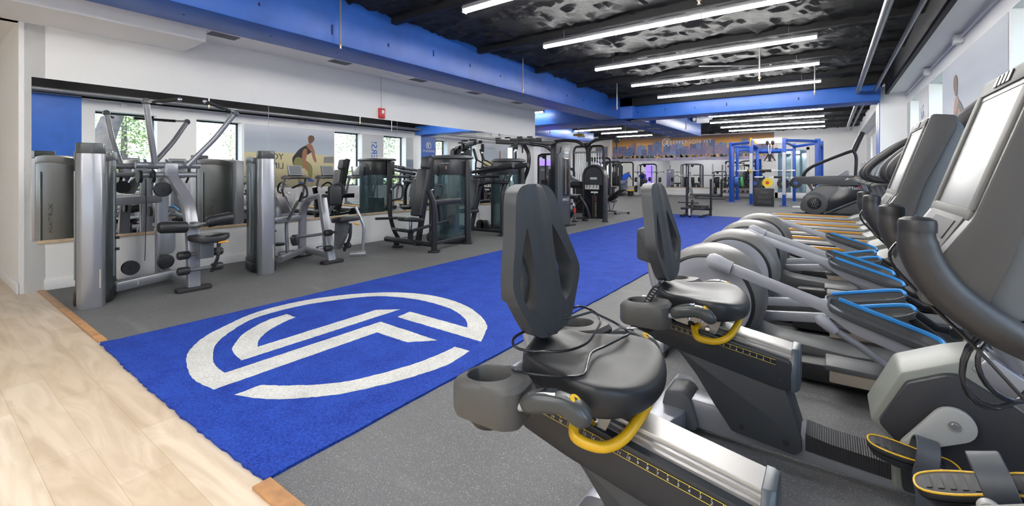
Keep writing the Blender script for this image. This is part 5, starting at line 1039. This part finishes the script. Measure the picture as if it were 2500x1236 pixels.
for k in range(7): y = 21.4+k*.5; t.put(B().cyl((-2.72-.03*k, y, 2.78), (-1.50+.02*k, y, 2.80), .02), 'monkey_bar', whitep)
for k in range(6): y = 21.4+k*.5; t.put(B().prism([(0, .10), (.05, 0), (-.05, 0)], 'x', -.02, .02).xf(Matrix.Translation((-2.66-.03*k, y, 2.70))), 'yellow_bracket', yel); t.put(B().box((-1.55+.02*k, y, 2.80), (.10, .08, .06)), 'yellow_end', yel)
t.put(B().sweep([(-2.76, 21.28, 2.50), (-2.74, 21.28, 2.82), (-2.78, 22.3, 2.82)], rr(.04, .04, .01, 1)), 'yellow_rail', yel)
for x in (-2.62, -1.62): t.put(B().box((x-(.1 if x < -2 else -.12), 21.18, 1.43), (.09, .07, .14)), 'bar_cradle', yel, bev=.01)
t.put(B().tube([(-1.9, 24.95, 2.42), (-2.85, 24.95, 2.42)], .11, 12), 'blue_bag_tube', rackb)
def barbell(label, c, L, padded=True, rz=0):
    t = thing('barbell', label, 'barbell', c, rz, 'barbells on the rig and racks'); B().cyl((-L/2, 0, 0), (L/2, 0, 0), .015).put('shaft', chrome, t)
    for s in (-1, 1): B().cyl((s*L/2, 0, 0), (s*(L/2-.40), 0, 0), .027).put('sleeve', whitep if padded else chrome, t); B().cyl((s*(L/2-.42), 0, 0), (s*(L/2-.38), 0, 0), .045).put('collar', blk, t)
    if padded: B().cyl((-.22, 0, 0), (.22, 0, 0), .055).put('foam_pad', rub, t)
    return t
barbell('barbell with black foam pad across the front posts of the blue rig', (-2.17, 21.08, 1.44), 2.1)
barbell('barbell with black foam pad inside the rear of the blue rig', (-1.95, 24.6, 1.15), 2.1)
# plates stored on the rig
for i, (c, ax, r, w, m, hb, l) in enumerate((((-3.50, 22.85, .94), 'x', .225, .16, blu, galv, 'blue bumper plate pack on the left rig post'), ((-3.30, 22.9, .93), 'x', .225, .07, grn, galv, 'green bumper plate on the left rig post'), ((-2.62, 21.62, .90), 'y', .225, .09, blk, blu, 'black bumper plate with blue center on the left front rig post'), ((-2.42, 24.4, .88), 'y', .225, .07, yl, rd, 'yellow bumper plate with red center inside the rig'), ((-1.55, 21.4, .90), 'y', .225, .09, blk, grn, 'black bumper plate with green center on the right front rig post'), ((-1.16, 22.3, .92), 'y', .225, .09, blk, blu, 'dark bumper plate right of the front rig post'), ((-.62, 22.6, .98), 'x', .225, .05, yl, galv, 'yellow bumper plate on the right rig post'), ((-.55, 22.6, .98), 'x', .225, .04, blk, galv, 'black bumper plate beside the yellow one on the right rig post'), ((-.50, 22.6, .98), 'x', .22, .03, blk, galv, 'black bumper plate closest to the right rig post'))):
    plate('weight_plate', l, c, ax, r, w, m, hb)
t = T('suspension_straps', 'black suspension straps with two handles hanging from the rig monkey bars', 'straps', (-2.05, 21.6))
for s in (-1, 1):
    t.put(B().ell((-2.05+s*.10, 21.6, 2.62), (.06, .06, .10)), 'anchor_knot', blk); t.put(B().sweep([(-2.05+s*.06, 21.6, 2.55), (-2.05+s*.02, 21.55, 2.15)], rr(.03, .008, .002, 1)), 'strap', whitep)
    t.put(B().tube([(-2.05+s*.03, 21.5, 2.15), (-2.05+s*.20, 21.5, 1.86), (-2.05+s*.02, 21.5, 1.84), (-2.05+s*.03, 21.5, 2.1)], .028, 8), 'foam_handle', rub)
bx = T('plyo_box', 'black wooden plyometric box with white lettering in front of the rig', 'box', (-2.15, 20.55)); M = Matrix.Translation((-2.18, 20.55, 0)) @ Matrix.Rotation(.25, 4, 'Z')
bx.put(B().box((0, 0, .36), (.68, .5, .72)).xf(M), 'body', pm('box_black', (.035, .036, .04), .6), bev=.01)
for s, z in (('FREE', .55), ('SQUAT', .36), ('FITNESS', .17)): bx.words(s, .14, M @ frame_m((0, -.252, z), (1, 0, 0), (0, 0, 1)), pm('faded_lettering', (.12, .12, .125), .6))
# ================================================================ squat racks, back area
def srack(label, loc, rz=0):
    t = thing('squat_rack', label, 'squat rack', loc, rz, 'grey squat racks')
    for s in (-1, 1):
        B().sweep(fil([(s*.60, .30, .03), (s*.60, .05, .5), (s*.60, 0, .75), (s*.60, 0, 1.85)], .15), rr(.08, .08, .015, 2), up=(0, 1, 0)).put('upright', galvp, t)
        B().sweep([(s*.60, .62, .03), (s*.60, .02, .95)], rr(.05, .05, .01, 1), up=(0, 1, 0)).put('brace', galvp, t); B().sweep([(s*.60, -.5, .03), (s*.60, .65, .03)], rr(.07, .06, .01, 1)).put('base_rail', galvp, t)
        B().box((s*.60, -.06, 1.36), (.06, .10, .08)).put('hook', blk, t); B().cyl((s*.6, 0, .35), (s*.84, 0, .35), .02).put('storage_peg', galvp, t); B().cyl((s*.6, 0, .95), (s*.84, 0, .95), .02).put('storage_peg', galvp, t)
    B().sweep([(-.6, .6, .05), (.6, .6, .05)], rr(.06, .06, .01, 1)).put('cross_rail', galvp, t)
    return t
for k, (x, y) in enumerate(((-9.0, 26.7), (-5.9, 26.6))):
    srack(['grey squat rack beside the person in blue', 'grey squat rack left of the blue rig'][k], (x, y, 0)); barbell(['plain barbell on the squat rack beside the person', 'plain barbell on the squat rack left of the rig'][k], (x+(.3 if k == 0 else 0), y-.07, 1.42 if k == 0 else 1.22), 2.2, False)
    for s in (-1, 1):
        for z, r in ((.38, .22), (.95, .15)): plate('weight_plate', 'black plate %s on the %s peg of the %s' % ('low' if z < .5 else 'high', 'left' if s < 0 else 'right', ['squat rack beside the person', 'squat rack near the rig'][k]), (x+s*.74, y, z), 'x', r, .09, rub)
t = T('step_platform', 'stack of two low grey steps in front of the squat rack', 'step', (-5.3, 24.6)); t.put(B().box((-5.0, 24.6, .05), (1.3, .5, .10)), 'lower_step', gplas, bev=.02); t.put(B().box((-5.5, 25.6, .17), (1.5, .45, .10)), 'upper_step', gplas, bev=.02); t.put(B().box((-5.3, 25.3, .06), (1.2, .3, .12)), 'riser', blk)
def cframe(name, label, x0, x1, y, h, cat='cable station', extra=True):
    t = T(name, label, cat, ((x0+x1)/2, y)); 
    tub(t, [(x0, y, 0), (x0, y, h-.1), (x0+.12, y, h), (x1-.12, y, h), (x1, y, h-.1), (x1, y, 0)], .045, blkf, 'frame', .12); tub(t, [(x0, y+.6, 0), (x0, y+.6, h-.1), (x0, y, h-.05)], .04, blkf, 'rear_post', .1); bar(t, [(x0, y-.3, .04), (x0, y+.7, .04)], .08, .07, blkf, 'base_rail'); bar(t, [(x1, y-.3, .04), (x1, y+.7, .04)], .08, .07, blkf, 'base_rail')
    if extra: t.put(B().box((x0+.3, y+.1, .55), (.35, .2, 1.0)), 'weight_stack', blkf, bev=.01); pad(t, (x1-.4, y-.2, .5), (.5, .35, .09), 'seat'); t.put(B().box((x1-.4, y, .25), (.08, .3, .5)), 'seat_post', blkf); disc(t, (x0+.3, y, h-.1), 'y', .1, .05)
    return t
cframe('cable_station', 'black cable frame with seat behind the functional trainer', -9.2, -8.1, 18.9, 2.05)
cframe('cable_station', 'black frame station left of the person in blue', -11.1, -9.95, 24.6, 2.0)
cframe('pull_up_station', 'black pull up frame at the left end of the back wall', -11.8, -10.8, 26.9, 2.1, extra=False)
cframe('cable_station', 'wide black cable frame in the left bay', -10.3, -8.9, 16.3, 2.15)
cframe('leg_press', 'black plate loaded station behind the tall cable tower', -8.3, -7.3, 13.9, 1.5)
t = T('incline_machine', 'dark machine with tilted pads behind the tall cable tower', 'weight machine', (-7.3, 12.4))
for k in range(4): pad(t, (-7.6+k*.22, 12.2+k*.25, .35+.28*k), (.5, .35, .10), 'tilted_pad', ry=.5, m=[vinyl, steeld][k % 2])
bar(t, [(-7.8, 12.0, .05), (-6.8, 13.0, .05)], .08, .08, blkf, 'base_rail'); tub(t, [(-7.5, 12.3, .05), (-7.2, 12.6, .9), (-7.1, 12.8, 1.3)], .05, blkf, 'main_tube', .2)
t = T('grey_stack_machine', 'grey weight stack machine in front of the violet lit screen', 'weight machine', (-10.9, 17.9)); t.put(B().box((-10.9, 17.9, .85), (.55, .4, 1.7)), 'tower', pm('stack_grey', (.22, .23, .23), .4), bev=.04); t.put(B().box((-10.9, 17.69, 1.5), (.3, .02, .12)), 'label', MC['label_white']); pad(t, (-10.5, 17.2, .5), (.5, .4, .1), 'seat'); t.put(B().box((-10.5, 17.2, .22), (.1, .5, .44)), 'seat_post', steeld); tub(t, [(-10.9, 17.7, 1.0), (-10.5, 17.3, 1.2), (-10.3, 17.2, 1.0)], .03, steeld, 'arm')
# violet screen, wall sign
s_ = tagit(B().box((-11.97, 20.0, 1.0), (.05, 1.7, 2.0)).put('light_panel', emi('violet_light', (.16, .10, 1.0), 1.1)), 'violet lit tall panel on the far left wall', 'light panel')
sg = tagit(B().box((-11.985, 20.0, 2.65), (.02, 1.5, .5)).put('wall_sign', whitep), 'white wall sign with faint red lettering above the violet panel', 'sign')
words('BODY', .24, frame_m((-11.972, 20.0, 2.76), (0, 1, 0), (0, 0, 1)), pm('faded_red', (.55, .30, .28), .5), sg); words('BUILDER', .24, frame_m((-11.972, 20.0, 2.52), (0, 1, 0), (0, 0, 1)), MC['faded_red'], sg)
def dumbbell(label, c, rz):
    o = B().cyl((-.07, 0, 0), (.07, 0, 0), .016, n=10)
    for s in (-1, 1): o.tube([(s*.06, 0, 0), (s*.07, 0, 0), (s*.15, 0, 0), (s*.16, 0, 0)], [.045, .06, .06, .045], 8)
    o = o.put('dumbbell', rub); o.location = c; o.rotation_euler = (0, 0, rz); return tagit(o, label, 'dumbbell', 'dumbbells on the back rack')
t = T('dumbbell_rack', 'black three tier dumbbell rack before the back mirror behind the rig', 'rack', (-4.0, 27.3))
for z in (.25, .60, .95): t.put(B().box((-4.0, 27.35-.12*(.95-z), z), (2.0, .30, .03)), 'shelf', blkf)
for s in (-1, 1): t.put(B().box((-4.0+s*.98, 27.35, .5), (.05, .4, 1.0)), 'side_frame', blkf)
for k in range(24):
    z = (.333, .683, 1.033)[k//8]; dumbbell('black dumbbell on the %s tier of the rack before the back mirror' % ['lower', 'middle', 'top'][k//8], (-4.8+(k % 8)*.23, 27.35-.12*(1.03-z), z), PI/2)
# bucket and person
t = T('mop_bucket', 'dark bucket with yellow rim beside the person in blue', 'bucket', (-9.55, 25.3)); t.put(B().lathe([(.001, 0), (.16, 0), (.20, .30), (.185, .30), (.15, .02)], (-9.55, 25.3, 0), 'z', 20), 'pail', blk); t.put(B().lathe([(.205, .29), (.225, .30), (.225, .35), (.205, .36), (.19, .33)], (-9.55, 25.3, 0), 'z', 20), 'rim', yel)
def skin_fig(name, verts, edges, root, mat, parent, sub=2):
    me = bpy.data.meshes.new(name); me.from_pydata([v[:3] for v in verts], edges, []); me.materials.append(mat)
    o = bpy.data.objects.new(name, me); COL.objects.link(o); o.parent = parent
    sk = o.modifiers.new('skin', 'SKIN'); sk.use_smooth_shade = True
    for i, v in enumerate(verts): r = v[3]; me.skin_vertices[0].data[i].radius = (r, r if len(v) < 5 else v[4])
    me.skin_vertices[0].data[root].use_root = True
    m = o.modifiers.new('sub', 'SUBSURF'); m.levels = sub; m.render_levels = sub
    return o
pe = thing('person', 'person in blue shirt and grey trousers bending over toward the mirror', 'person', (-10.3, 26.15, 0), 0)
jean = pm('grey_blue_cloth', (.14, .19, .27), .8); bshirt = pm('royal_blue_cloth', (.015, .10, .62), .75)
skin_fig('body', [(0, 0, .86, .13, .11), (.0, .12, 1.05, .12, .10), (.02, .33, 1.22, .14, .11), (.03, .45, 1.30, .07), (.04, .55, 1.33, .055), (.04, .63, 1.33, .09, .085), (.05, .69, 1.29, .075), (.20, .42, 1.22, .05), (.27, .55, 1.02, .042), (.24, .74, .95, .035), (.24, .80, .94, .03), (-.15, .42, 1.20, .05), (-.24, .52, .98, .042), (-.20, .66, .84, .035), (-.20, .71, .82, .03), (.11, .0, .80, .10), (.13, .03, .45, .065), (.14, -.04, .09, .045), (.15, .10, .04, .035), (-.11, 0, .80, .10), (-.13, .04, .45, .065), (-.15, -.02, .09, .045), (-.16, .12, .04, .035)],
         [(0, 1), (1, 2), (2, 3), (3, 4), (4, 5), (5, 6), (2, 7), (7, 8), (8, 9), (9, 10), (2, 11), (11, 12), (12, 13), (13, 14), (0, 15), (15, 16), (16, 17), (17, 18), (0, 19), (19, 20), (20, 21), (21, 22)], 0, skinm, pe)
skin_fig('shirt', [(0, -.05, .85, .165, .15), (.0, .12, 1.06, .175, .16), (.02, .33, 1.22, .185, .155), (.03, .43, 1.29, .10), (.19, .42, 1.22, .075), (.235, .49, 1.10, .065), (-.15, .42, 1.20, .075), (-.20, .47, 1.08, .065)], [(0, 1), (1, 2), (2, 3), (2, 4), (4, 5), (2, 6), (6, 7)], 0, bshirt, pe)
skin_fig('trousers', [(0, -.01, .86, .165, .15), (.11, .0, .78, .12), (.13, .03, .45, .085), (.14, -.03, .12, .065), (-.11, 0, .78, .12), (-.13, .04, .45, .085), (-.15, -.01, .12, .065)], [(0, 1), (1, 2), (2, 3), (0, 4), (4, 5), (5, 6)], 0, jean, pe)
for s in (-1, 1): B().ell((s*.15, .06, .04), (.05, .13, .045)).put('shoe', blk, pe)
B().ell((.045, .645, 1.36), (.095, .10, .075)).put('hair', pm('grey_hair', (.25, .22, .2), .8), pe)
for s, (x, y, z) in ((1, (.24, .82, .93)), (-1, (-.20, .73, .81))):
    h = B(); h.ell((x, y, z), (.035, .045, .018))
    for i in range(4): h.tube([(x-.026+i*.017, y+.03, z), (x-.03+i*.02, y+.065+.012*(i in (1, 2)), z-.01), (x-.03+i*.02, y+.085+.012*(i in (1, 2)), z-.025)], [.009, .008, .006], 6)
    h.tube([(x-s*.03, y, z), (x-s*.05, y+.03, z-.01), (x-s*.052, y+.05, z-.018)], [.010, .009, .007], 6); h.put('hand', skinm, pe)
for i in (-1, 1): B().ell((.05+i*.03, .725, 1.30), (.012, .008, .008)).put('eye', whitep, pe)
B().ell((.05, .745, 1.275), (.012, .02, .015)).put('nose', skinm, pe)
# ================================================================ murals and wall graphics
def wallart(name, label, x, y0, y1, z0, z1, mat): 
    return tagit(B().add([(x, y0, z0), (x, y1, z0), (x, y1, z1), (x, y0, z1), (x+.004, y0, z0), (x+.004, y1, z0), (x+.004, y1, z1), (x+.004, y0, z1)], [(0, 1, 2, 3), (7, 6, 5, 4), (0, 4, 5, 1), (1, 5, 6, 2), (2, 6, 7, 3), (3, 7, 4, 0)]).put(name, mat, flat=True), label, 'mural')
def grad(name, stops, rough=.6):
    """vertical colour bands by object z (print on the wall)"""
    m = bpy.data.materials.new(name); m.use_nodes = True; t = m.node_tree; b = t.nodes['Principled BSDF']; c = nd(t, 'ShaderNodeTexCoord'); s = nd(t, 'ShaderNodeSeparateXYZ'); n = nd(t, 'ShaderNodeTexNoise'); n.inputs['Scale'].default_value = 1.2; n.inputs['Detail'].default_value = 5
    mp = nd(t, 'ShaderNodeMapping'); mp.inputs['Scale'].default_value = (.35, .35, 2.5); a = nd(t, 'ShaderNodeMath', operation='MULTIPLY_ADD'); a.inputs[1].default_value = .35; mr = nd(t, 'ShaderNodeMath', operation='SUBTRACT'); mr.inputs[1].default_value = .175
    r = nd(t, 'ShaderNodeValToRGB'); z0, z1 = stops[0][0], stops[-1][0]; q = nd(t, 'ShaderNodeMapRange'); q.inputs[1].default_value = z0; q.inputs[2].default_value = z1
    t.links.new(c.outputs['Object'], s.inputs[0]); t.links.new(c.outputs['Object'], mp.inputs[0]); t.links.new(mp.outputs[0], n.inputs[0]); t.links.new(n.outputs[0], a.inputs[0]); t.links.new(s.outputs['Z'], a.inputs[2]); t.links.new(a.outputs[0], mr.inputs[0]); t.links.new(mr.outputs[0], q.inputs[0]); t.links.new(q.outputs[0], r.inputs[0])
    e = r.color_ramp.elements
    for i, (z, col) in enumerate(stops):
        p = (z-z0)/(z1-z0)
        if i < 2: e[i].position = p; e[i].color = (*col, 1)
        else: k = e.new(p); k.color = (*col, 1)
    t.links.new(r.outputs[0], b.inputs['Base Color']); b.inputs['Roughness'].default_value = rough; return m
beach = grad('beach_print', [(.4, (.30, .27, .20)), (1.25, (.40, .35, .22)), (2.0, (.58, .52, .30)), (2.03, (.42, .47, .52)), (2.5, (.38, .43, .50)), (3.0, (.62, .65, .70))])
sepia = grad('street_print', [(.4, (.16, .19, .24)), (1.9, (.22, .26, .32)), (1.95, (.60, .62, .62)), (2.3, (.55, .57, .58)), (3.0, (.62, .62, .62))])
RXf = RX-.006
m1 = wallart('mural', 'beach mural with a bent over muscular man between the windows, seen in the mirror', RXf, 6.68, 9.93, .82, 2.97, beach)
def poly(pts, m, nm, par, off=.003, d=.002):
    """flat print; pts given as (y, z) on the window wall"""
    return B().prism(pts, 'x', RXf-off-d, RXf-off).put(nm, m, par, flat=True)
sk1 = pm('print_skin', (.30, .13, .07), .6); sk2 = pm('print_black', (.02, .02, .022), .6); sk3 = pm('print_olive', (.20, .19, .07), .6)
# the printed man (y grows to the left of somebody facing the window wall; mirrored view reads the other way)
mx = lambda u, w: (8.78+u*1.0, w)
poly([mx(*p) for p in c2([(-.46, 1.62), (-.50, 1.85), (-.40, 2.02), (-.22, 2.22), (.02, 2.36), (.16, 2.38), (.26, 2.26), (.20, 2.10), (.02, 1.98), (-.10, 1.78), (-.12, 1.62), (-.30, 1.50)], 4)], sk2, 'printed_torso', m1)
poly([mx(*p) for p in c2([(.02, 2.34), (.10, 2.42), (.22, 2.40), (.30, 2.24), (.22, 2.14), (.10, 2.24)], 4)], sk1, 'printed_shoulder', m1, .004)
poly([mx(*p) for p in c2([(.10, 2.52), (.09, 2.66), (.19, 2.74), (.31, 2.70), (.33, 2.58), (.27, 2.50), (.22, 2.44), (.12, 2.44)], 4)], pm('print_head', (.14, .07, .045), .6), 'printed_head', m1, .004)
poly([mx(*p) for p in c2([(-.08, 2.20), (.04, 2.22), (.04, 2.0), (.0, 1.75), (.10, 1.52), (.06, 1.44), (-.04, 1.50), (-.12, 1.76), (-.14, 2.02)], 4)], sk1, 'printed_arm', m1, .005)
poly([mx(*p) for p in c2([(.20, 2.24), (.32, 2.22), (.36, 2.0), (.42, 1.78), (.36, 1.74), (.26, 1.92)], 4)], sk1, 'printed_arm', m1, .003)
poly([mx(*p) for p in c2([(-.44, 1.78), (-.30, 1.92), (.0, 1.80), (.22, 1.62), (.26, 1.40), (.22, 1.12), (.10, 1.12), (.08, 1.36), (-.10, 1.52), (-.22, 1.30), (-.16, 1.05), (-.10, .96), (-.24, .94), (-.34, 1.2), (-.44, 1.5)], 4)], sk3, 'printed_legs', m1, .0035)
poly([mx(*p) for p in f2([(-.30, .92), (-.04, .88), (-.02, .97), (-.22, 1.02)], .03)], pm('print_shoe', (.05, .12, .45), .6), 'printed_shoe', m1, .005); poly([mx(*p) for p in f2([(.06, 1.04), (.30, 1.0), (.32, 1.08), (.10, 1.14)], .03)], MC['print_shoe'], 'printed_shoe', m1, .005)
poly([mx(*p) for p in f2([(.70, 1.72), (.72, 1.95), (1.12, 1.98), (1.13, 1.72)], .02)], pm('print_grey', (.20, .20, .19), .6), 'printed_wall', m1, .002)
FR = lambda y, z: frame_m((RXf-.006, y, z), (0, -1, 0), (0, 0, 1))
drk = pm('print_dark', (.05, .05, .055), .6)
words('YO', .30, FR(7.75, 1.90), drk, m1, depth=.0005); words('LIM', .30, FR(7.75, 1.58), drk, m1, depth=.0005); words('JEF', .16, FR(7.85, .93), paint, m1, depth=.0005)
m2 = wallart('mural', 'narrow street mural with blue vertical letters between two windows, seen in the mirror', RXf, 11.22, 12.26, .82, 2.97, sepia)
words('ERS!', .42, frame_m((RXf-.006, 11.78, 2.30), (0, 0, 1), (0, 1, 0)), pm('print_blue', (.01, .10, .45), .5), m2, depth=.0005)
poly([(11.22, 1.90), (12.26, 1.90), (12.26, 1.93), (11.22, 1.93)], sk2, 'printed_line', m2, .002)
m3 = wallart('mural', 'small street mural beside the blue pillar, seen in the mirror', RXf, 13.55, 13.96, .82, 2.97, sepia)
m4 = wallart('mural', 'pale beach mural with a raised arm beyond the blue pillar, seen in the mirror', RXf, 18.9, 21.35, .82, 2.97, beach)
poly([(20.6+p, q) for p, q in c2([(-.25, 1.5), (-.12, 2.0), (-.05, 2.6), (.05, 2.62), (.08, 2.1), (.30, 1.9), (.42, 1.5)], 4)], sk1, 'printed_figure', m4)
words('JEFFERSON FIT', .16, FR(19.6, 2.75), pm('print_mid', (.3, .32, .35), .6), m4, depth=.0005)
# emblem and name on the blue pillar face
def emblem(c, r, x, yaxis, mat, par, nm='emblem'):
    """circle with the two letter strokes; yaxis = +1/-1 direction of 'right'"""
    b = B(); N = 36
    def arc(a0, a1, ro, ri):
        n_ = 20; P = [(ro*math.cos(math.radians(a0+(a1-a0)*i/n_)), ro*math.sin(math.radians(a0+(a1-a0)*i/n_))) for i in range(n_+1)]+[(ri*math.cos(math.radians(a1+(a0-a1)*i/n_)), ri*math.sin(math.radians(a1+(a0-a1)*i/n_))) for i in range(n_+1)]
        return P
    polys = [arc(-75, 250, 1, .84), [(-.40, -.45), (-.12, -.62), (.12, -.45), (.12, .35), (-.06, .35), (-.06, -.35), (-.25, -.30)], [(.20, -.62), (.36, -.62), (.36, -.06), (.66, -.06), (.66, .10), (.36, .10), (.36, .40), (.74, .40), (.62, .58), (-.5, .58), (-.62, .40), (.20, .40)]]
    for p in polys:
        if yaxis == 0: b.prism([(c[0]+u*r, c[1]+w*r) for u, w in p], 'y', x-.004, x-.001)
        else: b.prism([(c[0]+u*r*yaxis, c[1]+w*r) for u, w in p], 'x', x-.004, x-.001)
    return b.put(nm, mat, par, flat=True)
pfar = [o for o in COL.objects if o.name == 'trim_pillar_face'][0]
emblem((14.44, 2.62), .17, .985, -1, paint, pfar); words('JEFFERSON FIT', .12, frame_m((.982, 14.44, 2.36), (0, -1, 0), (0, 0, 1)), paint, pfar, depth=.001)
# ---- skyline mural on the back wall
sky = grad('sunset_print', [(2.1, (.50, .42, .52)), (2.4, (.60, .40, .38)), (2.75, (.78, .46, .30)), (3.0, (.84, .46, .13)), (3.25, (.62, .30, .08)), (3.6, (.22, .14, .11))])
ms = tagit(B().b2((-11.85, FW-.006, 2.13), (-2.46, FW, 3.6)).put('mural', sky, flat=True), 'sunset city skyline mural with white gym name high on the back wall', 'mural')
random.seed(11)
pal = [pm('print_b%d' % i, c, .6) for i, c in enumerate([(.17, .17, .32), (.26, .24, .42), (.34, .27, .38), (.14, .20, .38), (.32, .22, .30), (.22, .32, .55)])]; gold = pm('print_gold', (.95, .60, .15), .6); lil = pm('print_lilac', (.45, .42, .60), .6)
bb = [B() for _ in pal]; lt = B(); wn = B()
for row, (hh, dy) in enumerate((((.65, .8, .95, .75), 0), ((.35, .45, .6, .5, .3), .004))):
    x = -11.8
    while x < -2.75:
        w = random.uniform(.22, .6); h = random.choice(hh); k = random.randrange(6)
        bb[k].b2((x, FW-.010-dy, 2.34), (x+w, FW-.0065-dy, 2.36+h))
        if random.random() < .5: bb[k].b2((x+w*.3, FW-.010-dy, 2.34+h), (x+w*.6, FW-.0065-dy, 2.42+h))
        for i in range(int(w/.07)):
            for j in range(int(h/.09)):
                rv = random.random()
                if rv < .5: (wn if rv < .38 else lt).b2((x+.03+i*.07, FW-.012-dy, 2.40+j*.09), (x+.055+i*.07, FW-.0101-dy, 2.43+j*.09))
        x += w*random.uniform(.85, 1.3)
for k, b in enumerate(bb): b.put('printed_towers', pal[k], ms, flat=True)
for i in range(200): a = random.uniform(-11.8, -2.8); lt.b2((a, FW-.019, random.uniform(2.30, 2.48)), (a+random.uniform(.03, .12), FW-.0171, random.uniform(2.32, 2.5)))
lt.put('printed_lights', gold, ms, flat=True); wn.put('printed_windows', lil, ms, flat=True)
tr_ = B()
for i in range(40): a = random.uniform(-11.8, -2.9); tr_.prism(c2([(a, 2.31), (a-.06, 2.37), (a, 2.36+random.uniform(.05, .16)), (a+.08, 2.38), (a+.12, 2.31)], 3), 'y', FW-.022, FW-.0195)
tr_.put('printed_trees', pm('print_tree', (.08, .12, .10), .6), ms, flat=True)
B().b2((-11.85, FW-.024, 2.13), (-2.9, FW-.0221, 2.31)).put('printed_water', pm('print_water', (.42, .38, .52), .5, var=(3, .25)), ms, flat=True)
emblem((-8.26, 3.28), .27, FW-.022, 0, whitep, ms); words('JEFFERSON FIT', .32, frame_m((-6.80, FW-.024, 3.24), (1, 0, 0), (0, 0, 1)), whitep, ms, depth=.003, space=1.15)
# ================================================================ outside the windows
struct(B().b2((2.0, -12, -.5), (60, 45, -.3)).put('ground_outside', pm('lawn', (.10, .15, .05), .9, var=(.8, .3))))
struct(B().b2((6, -12, -.3), (12, 45, -.28)).put('path_outside', pm('asphalt', (.25, .25, .25), .9)))
bark = pm('bark', (.09, .075, .065), .8, var=(6, .3)); random.seed(5)
def tree(loc, H, R, label, lm, trunk=.2, lean=(0, 0)):
    t = thing('tree', label, 'tree', loc, 0, 'trees outside the windows')
    B().tube(crv([(0, 0, 0), (lean[0]*.4, lean[1]*.4, H*.35), (lean[0], lean[1], H*.7), (lean[0]*1.1, lean[1]*1.3, H)], 4), [trunk*(1-.6*i/12) for i in range(13)], 12).put('trunk', bark, t)
    b = B()
    cl = [(V((random.gauss(0, R*.45)+lean[0], random.gauss(0, R*.5)+lean[1], H*.78+random.gauss(0, R*.38))), R*random.uniform(.25, .45)) for _ in range(22)]
    for c, r in cl:
        for _ in range(150):
            p = c+V((random.gauss(0, 1), random.gauss(0, 1), random.gauss(0, .8)))*r*.6; a = V((random.uniform(-1, 1), random.uniform(-1, 1), random.uniform(-.6, .6))).normalized()*.08; q = a.cross(V((random.uniform(-1, 1), random.uniform(-1, 1), 1))).normalized()*.05
            b.add([p-a, p-q, p+a, p+q], [(0, 1, 2, 3)])
    b.put('foliage', lm, t, flat=True)
lf = [pm('leaf_a', (.26, .34, .12), .6), pm('leaf_b', (.40, .42, .20), .6), pm('leaf_c', (.30, .36, .18), .6)]
tree((4.6, 3.3, -.3), 6.5, 1.6, 'large tree with thick leaning trunk outside the first window, seen in the mirror', lf[2], .38, (.3, 1.1))
tree((14, 6.5, -.3), 4.6, 2.0, 'tree beyond the second window, seen in the mirror', lf[0], .2); tree((13, 13.2, -.3), 4.4, 2.0, 'round tree beyond the third window, seen in the mirror', lf[1], .2)
tree((11, 19.2, -.3), 5.2, 2.0, 'leafy tree beyond the fourth window, seen in the mirror', lf[2], .2); tree((12, 25.5, -.3), 5.5, 2.2, 'tree beyond the window past the pillar, seen in the mirror', lf[1], .2); tree((12, 32, -.3), 5.5, 2.2, 'tree farthest along the window wall outside', lf[0], .2)
hb_ = B()
for i in range(6000):
    p = V((18+random.gauss(0, .5), random.uniform(-8, 44), random.uniform(-.2, 1.6))); a = V((random.uniform(-1, 1), random.uniform(-1, 1), random.uniform(-1, 1))).normalized()*.2; q = a.cross(V((.3, 1, 1))).normalized()*.14
    hb_.add([p-a, p-q, p+a, p+q], [(0, 1, 2, 3)])
tagit(hb_.put('hedge', lf[1], flat=True), 'long pale green hedge beyond the road outside the windows', 'hedge', kind='stuff')
